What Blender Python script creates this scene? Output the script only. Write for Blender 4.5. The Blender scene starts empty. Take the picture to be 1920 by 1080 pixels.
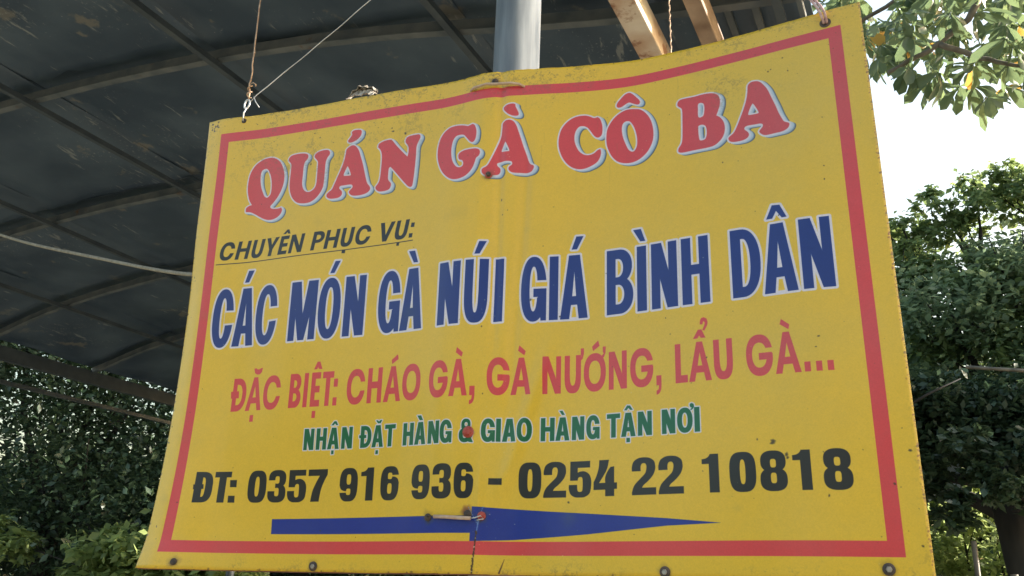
import bpy, bmesh, math, random
import numpy as np
from mathutils import Vector, Matrix

C = bpy.context.scene
col = C.collection
rad = math.radians

# ------------------------------------------------------------------ camera, sky, sun, exposure
cam_d = bpy.data.cameras.new('camera')
cam = bpy.data.objects.new('camera', cam_d); col.objects.link(cam)
cam_d.sensor_width = 36.0
cam_d.lens = 36.0 * 1635.25 / 1920.0
cam_d.clip_start = 0.02; cam_d.clip_end = 3000
RM = Matrix(((0.94055222, 0.09135835, 0.32713173),
             (0.33864672, -0.32618335, -0.88256604),
             (0.02607514, 0.94088154, -0.33773068)))
cam.matrix_world = Matrix.Translation((0, 0, 1.6)) @ RM.to_4x4()
C.camera = cam

SUN_DIR = Vector((0.90, 0.43, 0.34)).normalized()      # towards the sun
SUN_EL = math.asin(SUN_DIR.z)
SUN_AZ = math.atan2(SUN_DIR.x, SUN_DIR.y)              # clockwise from +Y
world = bpy.data.worlds.new('World'); C.world = world; world.use_nodes = True
wn = world.node_tree; wn.nodes.clear()
wo = wn.nodes.new('ShaderNodeOutputWorld'); bg = wn.nodes.new('ShaderNodeBackground')
sky = wn.nodes.new('ShaderNodeTexSky'); sky.sky_type = 'NISHITA'; sky.sun_disc = False
sky.sun_elevation = SUN_EL; sky.sun_rotation = SUN_AZ
sky.air_density = 1.6; sky.dust_density = 5.0; sky.ozone_density = 1.0
bg.inputs['Strength'].default_value = 0.15
wn.links.new(sky.outputs[0], bg.inputs[0]); wn.links.new(bg.outputs[0], wo.inputs[0])
sd = bpy.data.lights.new('sun', 'SUN'); sd.energy = 5.0; sd.angle = rad(0.5); sd.color = (1.0, 0.94, 0.84)
sun = bpy.data.objects.new('sun', sd); col.objects.link(sun)
sun.rotation_euler = SUN_DIR.to_track_quat('Z', 'Y').to_euler()
sun.location = SUN_DIR * 30
C.view_settings.view_transform = 'Standard'; C.view_settings.look = 'None'
C.view_settings.gamma = 1.0; C.view_settings.use_curve_mapping = False
C.view_settings.exposure = 1.6
C.cycles.max_bounces = 8; C.cycles.transparent_max_bounces = 8

random.seed(7); rng = np.random.default_rng(7)

# ------------------------------------------------------------------ helpers
def tag(o, label=None, cat=None, group=None, kind=None):
    for k, v in (('label', label), ('category', cat), ('group', group), ('kind', kind)):
        if v: o[k] = v
    return o
def obj(name, me, mat=None, parent=None):
    if isinstance(me, bmesh.types.BMesh):
        bm = me; me = bpy.data.meshes.new(name); bm.to_mesh(me); bm.free()
    o = bpy.data.objects.new(name, me); col.objects.link(o)
    if mat is not None and not me.materials: me.materials.append(mat)
    if parent: o.parent = parent; o.matrix_parent_inverse = parent.matrix_world.inverted()
    return o
def thing(name, label, cat, loc=(0, 0, 0), group=None):
    o = bpy.data.objects.new(name, None); col.objects.link(o)
    o.empty_display_size = .1; o.location = loc; o.matrix_world = Matrix.Translation(loc)
    return tag(o, label, cat, group)
def smooth(o):
    o.data.polygons.foreach_set('use_smooth', [True] * len(o.data.polygons)); return o
def add_box(bm, p0, p1, w, h, up=(0, 0, 1)):
    """box beam from p0 to p1, width w (sideways), height h (along up)"""
    p0, p1 = Vector(p0), Vector(p1); d = (p1 - p0).normalized(); up = Vector(up)
    s = d.cross(up).normalized(); u = s.cross(d).normalized()
    vs = [bm.verts.new(p + s * a * w / 2 + u * b * h / 2) for p in (p0, p1) for a, b in ((-1, -1), (1, -1), (1, 1), (-1, 1))]
    for f in ((3, 2, 1, 0), (4, 5, 6, 7), (0, 1, 5, 4), (1, 2, 6, 5), (2, 3, 7, 6), (3, 0, 4, 7)):
        bm.faces.new([vs[i] for i in f])
def add_tube(bm, pts, r, n=8, caps=True):
    pts = [Vector(p) for p in pts]; rs = r if isinstance(r, (list, tuple)) else [r] * len(pts)
    prev = None; ref = Vector((0.13, 0.27, 0.95))
    for i, p in enumerate(pts):
        d = (pts[min(i + 1, len(pts) - 1)] - pts[max(i - 1, 0)]).normalized()
        s = d.cross(ref)
        if s.length < .05: s = d.cross(Vector((1, 0, 0)))
        s.normalize(); u = s.cross(d); 
        if prev is not None:
            q = prev[1]; s = (q - d * q.dot(d)).normalized(); u = s.cross(d)
        ring = [bm.verts.new(p + (s * math.cos(2 * math.pi * k / n) + u * math.sin(2 * math.pi * k / n)) * rs[i]) for k in range(n)]
        if prev is not None:
            for k in range(n): bm.faces.new((prev[0][k], prev[0][(k + 1) % n], ring[(k + 1) % n], ring[k]))
        elif caps: bm.faces.new(ring[::-1])
        prev = (ring, s)
    if caps: bm.faces.new(prev[0])
def add_lathe(bm, prof, c, axis=(0, 0, 1), n=24, closed=False):
    axis = Vector(axis).normalized(); q = axis.to_track_quat('Z', 'Y').to_matrix(); c = Vector(c); rings = []
    for r, h in prof:
        if r < 1e-6: rings.append([bm.verts.new(c + axis * h)])
        else: rings.append([bm.verts.new(c + q @ Vector((r * math.cos(2 * math.pi * k / n), r * math.sin(2 * math.pi * k / n), h))) for k in range(n)])
    for a, b in zip(rings, rings[1:]):
        for k in range(n):
            k2 = (k + 1) % n
            if len(a) == 1 and len(b) == 1: continue
            if len(a) == 1: bm.faces.new((a[0], b[k], b[k2]))
            elif len(b) == 1: bm.faces.new((a[k], a[k2], b[0]))
            else: bm.faces.new((a[k], a[k2], b[k2], b[k]))
def mesh_np(name, V, F):
    me = bpy.data.meshes.new(name); V = np.asarray(V, np.float32); F = np.asarray(F, np.int32)
    me.vertices.add(len(V)); me.vertices.foreach_set('co', V.ravel())
    me.loops.add(F.size); me.loops.foreach_set('vertex_index', F.ravel())
    me.polygons.add(len(F)); me.polygons.foreach_set('loop_start', np.arange(len(F)) * F.shape[1])
    me.polygons.foreach_set('loop_total', np.full(len(F), F.shape[1])); me.update(calc_edges=True); me.validate()
    return me

# ------------------------------------------------------------------ materials
def srgb(c):
    return tuple((((v / 255 + .055) / 1.055) ** 2.4 if v / 255 > .04045 else v / 255 / 12.92) for v in c) + (1,)
def mat(name, c1, c2=None, scale=8., rough=.6, metal=0., bump=0., detail=6, c3=None, s3=2., t3=.6, spec=.5, stretch=(1, 1, 1)):
    m = bpy.data.materials.new(name); m.use_nodes = True; nt = m.node_tree; n = nt.nodes; l = nt.links
    b = n['Principled BSDF']; b.inputs['Roughness'].default_value = rough; b.inputs['Metallic'].default_value = metal
    b.inputs['Specular IOR Level'].default_value = spec
    if c2 is None: b.inputs['Base Color'].default_value = c1; 
    tc = n.new('ShaderNodeTexCoord'); mp = n.new('ShaderNodeMapping'); mp.inputs['Scale'].default_value = stretch
    l.new(tc.outputs['Object'], mp.inputs[0])
    no = n.new('ShaderNodeTexNoise'); no.inputs['Scale'].default_value = scale; no.inputs['Detail'].default_value = detail
    l.new(mp.outputs[0], no.inputs['Vector'])
    out = None
    if c2 is not None:
        r = n.new('ShaderNodeValToRGB'); r.color_ramp.elements[0].position = .35; r.color_ramp.elements[1].position = .68
        r.color_ramp.elements[0].color = c1; r.color_ramp.elements[1].color = c2
        l.new(no.outputs[0], r.inputs[0]); out = r.outputs[0]
    if c3 is not None:
        n3 = n.new('ShaderNodeTexNoise'); n3.inputs['Scale'].default_value = s3; n3.inputs['Detail'].default_value = 8; n3.inputs['Roughness'].default_value = .65
        l.new(mp.outputs[0], n3.inputs['Vector'])
        r3 = n.new('ShaderNodeValToRGB'); r3.color_ramp.elements[0].position = t3; r3.color_ramp.elements[1].position = t3 + .07
        r3.color_ramp.elements[0].color = (0, 0, 0, 1); r3.color_ramp.elements[1].color = (1, 1, 1, 1)
        l.new(n3.outputs[0], r3.inputs[0]); mx = n.new('ShaderNodeMix'); mx.data_type = 'RGBA'
        l.new(r3.outputs[0], mx.inputs[0]); l.new(out, mx.inputs[6]); mx.inputs[7].default_value = c3; out = mx.outputs[2]
    if out is not None: l.new(out, b.inputs['Base Color'])
    if bump:
        bp = n.new('ShaderNodeBump'); bp.inputs['Strength'].default_value = bump; bp.inputs['Distance'].default_value = .01
        l.new(no.outputs[0], bp.inputs['Height']); l.new(bp.outputs[0], b.inputs['Normal'])
    return m
def leaf_mat(name, c1, c2, trans=.45, rough=.4, scale=1.3, tmul=1.5):
    m = bpy.data.materials.new(name); m.use_nodes = True; nt = m.node_tree; n = nt.nodes; l = nt.links
    b = n['Principled BSDF']; b.inputs['Roughness'].default_value = rough; b.inputs['Specular IOR Level'].default_value = .45
    geo = n.new('ShaderNodeNewGeometry'); r = n.new('ShaderNodeValToRGB')
    r.color_ramp.elements[0].color = c1; r.color_ramp.elements[1].color = c2
    tc = n.new('ShaderNodeTexCoord'); no = n.new('ShaderNodeTexNoise'); no.inputs['Scale'].default_value = scale; no.inputs['Detail'].default_value = 3
    l.new(tc.outputs['Object'], no.inputs['Vector'])
    ad = n.new('ShaderNodeMath'); ad.operation = 'MULTIPLY_ADD'; ad.inputs[1].default_value = .55
    l.new(geo.outputs['Random Per Island'], ad.inputs[0]); 
    s2 = n.new('ShaderNodeMath'); s2.operation = 'MULTIPLY_ADD'; s2.inputs[1].default_value = .9; s2.inputs[2].default_value = -.22
    l.new(no.outputs[0], s2.inputs[0]); l.new(s2.outputs[0], ad.inputs[2]); l.new(ad.outputs[0], r.inputs[0])
    l.new(r.outputs[0], b.inputs['Base Color'])
    tr = n.new('ShaderNodeBsdfTranslucent'); hs = n.new('ShaderNodeHueSaturation'); hs.inputs['Value'].default_value = tmul; hs.inputs['Hue'].default_value = .48
    l.new(r.outputs[0], hs.inputs['Color']); l.new(hs.outputs[0], tr.inputs[0])
    mx = n.new('ShaderNodeMixShader'); mx.inputs[0].default_value = trans
    l.new(b.outputs[0], mx.inputs[1]); l.new(tr.outputs[0], mx.inputs[2]); l.new(mx.outputs[0], n['Material Output'].inputs[0])
    return m

M = {}
def roof_mat():
    m = mat('dark_roof_sheet', (.030, .050, .080, 1), (.068, .098, .135, 1), 2.4, .5, .0, .6, detail=12, c3=(.15, .15, .135, 1), s3=1.5, t3=.64)
    nt = m.node_tree; n = nt.nodes; l = nt.links; b = n['Principled BSDF']; src = b.inputs['Base Color'].links[0].from_socket
    tc = n.new('ShaderNodeTexCoord')
    for sc, st, th, colr, k in ((5.0, (1., 1., 1.), .66, (.20, .18, .14, 1), .55), (26., (1., .18, 1.), .66, (.30, .31, .30, 1), .5), (60., (1, 1, 1), .68, (.26, .27, .27, 1), .5)):
        mp = n.new('ShaderNodeMapping'); mp.inputs['Scale'].default_value = st; mp.inputs['Rotation'].default_value = (0, 0, .5); l.new(tc.outputs['Object'], mp.inputs[0])
        a = n.new('ShaderNodeTexNoise'); a.inputs['Scale'].default_value = sc; a.inputs['Detail'].default_value = 6; a.inputs['Roughness'].default_value = .6; l.new(mp.outputs[0], a.inputs['Vector'])
        w = n.new('ShaderNodeTexNoise'); w.inputs['Scale'].default_value = 1.3; l.new(tc.outputs['Object'], w.inputs['Vector'])
        ad = n.new('ShaderNodeMath'); ad.operation = 'MULTIPLY_ADD'; ad.inputs[1].default_value = .45; l.new(w.outputs[0], ad.inputs[0]); l.new(a.outputs[0], ad.inputs[2])
        r = n.new('ShaderNodeMapRange'); r.inputs[1].default_value = th + .225; r.inputs[2].default_value = th + .275; r.inputs[4].default_value = k; l.new(ad.outputs[0], r.inputs[0])
        mx = n.new('ShaderNodeMix'); mx.data_type = 'RGBA'; l.new(r.outputs[0], mx.inputs[0]); l.new(src, mx.inputs[6]); mx.inputs[7].default_value = colr; src = mx.outputs[2]
    l.new(src, b.inputs['Base Color']); return m
M['roof'] = roof_mat()
M['rib'] = mat('grey_painted_steel', (.060, .076, .090, 1), (.13, .14, .145, 1), 9., .6, .0, .2, c3=(.10, .055, .035, 1), s3=5., t3=.62)
M['purlin'] = mat('dull_steel_tube', (.032, .044, .058, 1), (.058, .072, .084, 1), 8., .6, .0, .15)
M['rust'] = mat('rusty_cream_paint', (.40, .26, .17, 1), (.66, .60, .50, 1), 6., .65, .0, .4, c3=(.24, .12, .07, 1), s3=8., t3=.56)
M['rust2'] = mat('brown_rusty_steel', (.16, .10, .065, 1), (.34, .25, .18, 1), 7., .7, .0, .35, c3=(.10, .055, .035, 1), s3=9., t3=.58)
M['galv'] = mat('galvanised_steel', (.13, .15, .175, 1), (.34, .37, .40, 1), 22., .30, .25, .15, c3=(.16, .15, .14, 1), s3=12., t3=.66, stretch=(1, 1, .12))
M['frame'] = mat('red_oxide_steel', (.16, .05, .035, 1), (.25, .09, .06, 1), 20., .6, .2, .2)
M['bolt'] = mat('grey_bolt', (.20, .19, .18, 1), (.38, .35, .32, 1), 60., .4, .7, .1)
M['redbolt'] = mat('red_washer', (.30, .03, .02, 1), (.42, .08, .06, 1), 90., .45, .0, .2)
M['darkbolt'] = mat('dark_rusty_bolt', (.04, .035, .035, 1), (.12, .08, .06, 1), 90., .6, .3, .2)
M['tie'] = mat('pinkish_tie_wire', (.42, .28, .20, 1), (.55, .42, .33, 1), 60., .5, .0, .1)
M['wire_rust'] = mat('rusty_wire', (.30, .18, .11, 1), (.52, .38, .27, 1), 70., .6, .2, .1)
M['wire_grey'] = mat('grey_wire', (.42, .42, .42, 1), (.6, .6, .6, 1), 60., .4, .5, .0)
M['rope'] = mat('pale_rope', (.20, .185, .155, 1), (.30, .28, .235, 1), 60., .8, .0, .3)
M['twine'] = mat('pink_twine', (.42, .24, .24, 1), (.62, .45, .44, 1), 120., .7, .0, .3)
M['bark'] = mat('brown_bark', (.014, .013, .012, 1), (.035, .032, .028, 1), 9., .9, .0, .8, stretch=(1, 1, .3))
M['bark_near'] = mat('grey_brown_bark', (.10, .085, .07, 1), (.19, .165, .14, 1), 25., .85, .0, .5)
M['bamboo'] = mat('dry_bamboo', (.07, .06, .045, 1), (.18, .15, .11, 1), 14., .6, .0, .2, stretch=(1, 1, .2))
M['leaf'] = leaf_mat('tree_leaf', (.068, .112, .066, 1), (.155, .215, .115, 1), trans=.5, rough=.33, tmul=2.1)
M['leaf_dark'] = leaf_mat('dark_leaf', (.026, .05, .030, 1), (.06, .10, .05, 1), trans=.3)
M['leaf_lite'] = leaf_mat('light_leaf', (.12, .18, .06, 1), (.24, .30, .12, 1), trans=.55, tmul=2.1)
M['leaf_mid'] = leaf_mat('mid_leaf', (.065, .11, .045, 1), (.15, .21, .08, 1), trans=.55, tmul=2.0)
M['leaf_near'] = leaf_mat('broad_leaf', (.045, .08, .048, 1), (.13, .18, .075, 1), trans=.5, rough=.3, scale=3., tmul=1.9)
M['leaf_yellow'] = leaf_mat('yellowing_leaf', (.35, .26, .05, 1), (.5, .30, .06, 1), trans=.5, rough=.35, scale=3.)
M['ground'] = mat('dry_ground', (.20, .185, .15, 1), (.29, .27, .225, 1), 1.2, .95, .0, .6, c3=(.09, .11, .04, 1), s3=.35, t3=.52)
M['husk'] = mat('dry_leaf', (.16, .13, .10, 1), (.50, .46, .40, 1), 55., .7, .0, .5)
M['tarp'] = mat('pale_blue_plastic', (.45, .55, .62, 1), (.6, .7, .75, 1), 6., .4, .0, .1)
# outlines on the sheet, tenths of a millimetre
KX = [-1.4685,-1.42,-1.3,-1.15,-1.0,-0.88,-0.8,-0.75,-0.7,-0.65,-0.58,-0.48,-0.36,-0.24,-0.1,0.0,0.138]
KZ = [1.6468,1.72,1.9,2.2,2.5,2.771]
DD = [[-0.0058,0.0152,0.0321,0.0348,0.0173,0.0019],[-0.0056,0.0106,0.025,0.0237,0.0112,-0.0021],[0.0283,0.0339,0.0397,0.0346,0.02,0.0086],[0.0464,0.0445,0.0391,0.0278,0.0175,0.0118],[0.047,0.043,0.0356,0.0265,0.0189,0.0116],[0.0341,0.0315,0.0269,0.0222,0.0188,0.015],[0.0212,0.0192,0.0158,0.013,0.0143,0.0199],[0.0161,0.0132,0.0081,0.0044,0.0077,0.0172],[0.0194,0.0151,0.0081,0.0039,0.0048,0.0097],[0.0263,0.0226,0.0156,0.0097,0.0081,0.0085],[0.0294,0.0292,0.0287,0.0274,0.0243,0.0222],[0.019,0.0226,0.0306,0.0397,0.044,0.0443],[-0.0007,0.0027,0.013,0.0304,0.0489,0.0627],[-0.0191,-0.0164,-0.0071,0.0122,0.0336,0.0576],[-0.0362,-0.0343,-0.0266,-0.0082,0.012,0.0384],[-0.0376,-0.0372,-0.0342,-0.0228,-0.003,0.0218],[-0.0297,-0.0288,-0.0252,-0.0167,-0.0066,-0.0003]]
ROWS = {'K':[('D',-1367.6,-1323.2),('T',-1320.4,-1278.0),('0',-1231.7,-1183.9),('3',-1179.3,-1133.2),('5',-1128.7,-1081.8),('7',-1077.7,-1029.5),('9',-997.8,-952.4),('1',-944.7,-913.0),('6',-894.9,-849.4),('9',-817.5,-773.0),('3',-767.6,-723.7),('6',-718.0,-676.1),('0',-586.5,-539.9),('2',-535.1,-488.4),('5',-482.8,-437.3),('4',-432.0,-384.5),('2',-354.7,-308.1),('2',-302.9,-256.2),('1',-221.8,-191.5),('0',-172.8,-126.7),('8',-119.9,-74.3),('1',-64.3,-34.5),('8',-15.5,31.3)],'B':[('C',-1383.8,-1329.5),('A',-1325.8,-1267.8),('C',-1264.7,-1204.2),('M',-1166.7,-1094.5),('O',-1089.5,-1031.1),('N',-1021.0,-967.4),('G',-931.8,-875.7),('A',-873.3,-816.0),('N',-775.2,-723.2),('U',-711.8,-660.6),('I',-647.4,-628.1),('G',-591.5,-536.2),('I',-530.0,-511.2),('A',-506.4,-447.2),('B',-405.8,-349.0),('I',-340.6,-320.6),('N',-310.1,-256.6),('H',-247.3,-192.7),('D',-149.0,-93.7),('A',-89.8,-28.8),('N',-19.4,36.3)],'R':[('D',-1306.0,-1268.2),('A',-1266.4,-1222.5),('C',-1219.2,-1171.0),('B',-1146.7,-1115.3),('I',-1108.7,-1097.8),('E',-1089.5,-1065.2),('T',-1060.6,-1031.7),(':',-1030.9,-1020.6),('C',-996.4,-950.1),('H',-943.7,-907.3),('A',-902.1,-858.7),('O',-855.5,-809.2),('g',-787.5,-740.7),('A',-738.4,-696.9),(',',-691.5,-680.4),('g',-655.9,-609.9),('A',-607.7,-564.5),('N',-541.1,-503.1),('U',-495.5,-460.8),('O',-454.8,-407.9),('N',-401.7,-363.9),('g',-357.1,-309.6),(',',-303.9,-293.8),('L',-265.9,-242.0),('A',-239.7,-196.3),('U',-191.5,-156.1),('g',-131.6,-83.6),('A',-80.5,-36.0),('.',-30.5,-20.1),('.',-10.8,-0.6),('.',8.2,18.8)],'G':[('N',-1096.4,-1070.8),('H',-1064.7,-1038.8),('A',-1035.7,-1006.3),('N',-1000.3,-973.2),('D',-952.4,-925.2),('A',-923.6,-895.1),('T',-891.9,-865.6),('H',-845.7,-819.6),('A',-816.6,-789.2),('N',-783.4,-756.6),('G',-754.8,-727.0),('&',-711.0,-680.3),('G',-664.5,-636.1),('I',-634.0,-624.6),('A',-621.6,-593.4),('O',-591.4,-561.3),('H',-543.3,-514.8),('A',-512.7,-483.6),('N',-478.4,-452.7),('G',-448.5,-420.5),('T',-405.4,-378.2),('A',-375.9,-346.9),('N',-342.0,-314.3),('N',-294.5,-268.8),('O',-265.0,-235.6),('I',-232.2,-222.2)],'V':[('C',-1387.7,-1348.8),('H',-1342.1,-1306.6),('U',-1299.1,-1266.6),('Y',-1261.7,-1225.3),('E',-1220.3,-1195.2),('N',-1189.4,-1152.2),('P',-1127.0,-1095.0),('H',-1090.9,-1054.9),('U',-1047.6,-1015.9),('C',-1009.0,-968.7),('V',-947.4,-908.9),('U',-903.8,-871.3)]}
ACC = {'B':[[(-13062,23128),(-12975,23425),(-12817,23421),(-12947,23127)],[(-10656,23114),(-10540,23405),(-10402,23402),(-10544,23112)],[(-8601,23411),(-8443,23408),(-8346,23114),(-8458,23121)],[(-6923,23102),(-6826,23400),(-6668,23397),(-6809,23102)],[(-4830,23111),(-4730,23406),(-4571,23401),(-4717,23107)],[(-3480,23378),(-3314,23379),(-3221,23086),(-3328,23092)],[(-776,23095),(-651,23384),(-508,23369),(-393,23084),(-484,23084),(-580,23247),(-663,23094)]],'R':[[(-12531,20963),(-12467,20968),(-12427,20935),(-12364,20941),(-12347,20959),(-12283,20964),(-12299,20866),(-12352,20815),(-12423,20812),(-12495,20851)],[(-12502,19864),(-12409,19868),(-12402,19711),(-12503,19712)],[(-10820,19874),(-10729,19873),(-10731,19715),(-10822,19715)],[(-10860,20824),(-10782,20997),(-10710,20998),(-10638,20820),(-10728,20825),(-10759,20870),(-10776,20823)],[(-13110,20443),(-12894,20449),(-12877,20281),(-13093,20280)],[(-8864,20896),(-8714,21014),(-8689,20903),(-8847,20801)],[(-7227,21015),(-7085,20885),(-7113,20794),(-7246,20899)],[(-5912,21021),(-5772,20888),(-5801,20799),(-5940,20906)],[(-4374,20902),(-4243,21023),(-4211,20906),(-4353,20807)],[(-4615,20888),(-4546,20885),(-4549,20764),(-4575,20663),(-4627,20616),(-4627,20678),(-4597,20722),(-4614,20759)],[(-4145,20882),(-4080,20881),(-4086,20748),(-4117,20659),(-4169,20634),(-4179,20682),(-4124,20738),(-4144,20769)],[(-2297,20820),(-2196,20996),(-2127,20997),(-2053,20820),(-2146,20825),(-2173,20874),(-2212,20819)],[(-2155,21100),(-2148,21179),(-2122,21226),(-2074,21240),(-2019,21202),(-1999,21130),(-2015,21062),(-2070,20964),(-2112,20979),(-2072,21060),(-2058,21118),(-2072,21153),(-2087,21155),(-2100,21097)],[(-648,21012),(-507,20889),(-529,20797),(-678,20911)]],'G':[[(-10288,19532),(-10218,19618),(-10165,19620),(-10113,19530),(-10162,19532),(-10194,19569),(-10230,19529)],[(-10246,18985),(-10185,18983),(-10185,18905),(-10245,18903)],[(-9158,19582),(-9115,19585),(-9084,19557),(-9051,19586),(-9003,19585),(-9039,19520),(-9105,19517)],[(-9126,18946),(-9064,18943),(-9065,18864),(-9129,18867)],[(-9563,19282),(-9384,19284),(-9381,19219),(-9558,19221)],[(-8122,19619),(-8026,19619),(-7975,19516),(-8055,19516)],[(-5054,19613),(-4989,19615),(-4940,19529),(-4995,19527)],[(-3700,19531),(-3636,19623),(-3578,19618),(-3522,19527),(-3578,19532),(-3611,19574),(-3647,19527)],[(-3652,18988),(-3582,18983),(-3583,18902),(-3653,18903)],[(-2398,19550),(-2362,19562),(-2327,19540),(-2319,19496),(-2337,19455),(-2378,19424),(-2394,19440),(-2365,19471),(-2393,19488),(-2403,19515)]],'K':[[(-13708,18305),(-13461,18312),(-13446,18209),(-13698,18196)],[(-12803,18400),(-12626,18398),(-12617,18241),(-12786,18243)],[(-12801,18055),(-12633,18054),(-12621,17902),(-12795,17903)],[(-6460,18288),(-6185,18283),(-6188,18155),(-6465,18162)]],'V':[[(-13925,23655),(-10857,23670),(-8526,23686),(-8519,23666),(-10855,23650),(-13922,23635)],[(-10395,23676),(-10299,23665),(-10312,23577),(-10402,23587)],[(-8947,23679),(-8874,23669),(-8888,23589),(-8955,23598)],[(-12085,24270),(-11973,24376),(-11917,24375),(-11873,24262),(-11938,24265),(-11962,24308),(-12009,24266)],[(-8586,24117),(-8498,24112),(-8511,24003),(-8602,24009)],[(-8632,23856),(-8538,23853),(-8554,23748),(-8642,23752)]]}
ARROW = [(-11607,17543),(-9069,17561),(-6774,17564),(-6773,17738),(-5990,17692),(-4457,17593),(-2896,17477),(-1921,17382),(-2900,17347),(-4452,17212),(-5977,17109),(-6805,17079),(-6798,17235),(-9043,17232),(-11596,17230)]
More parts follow.
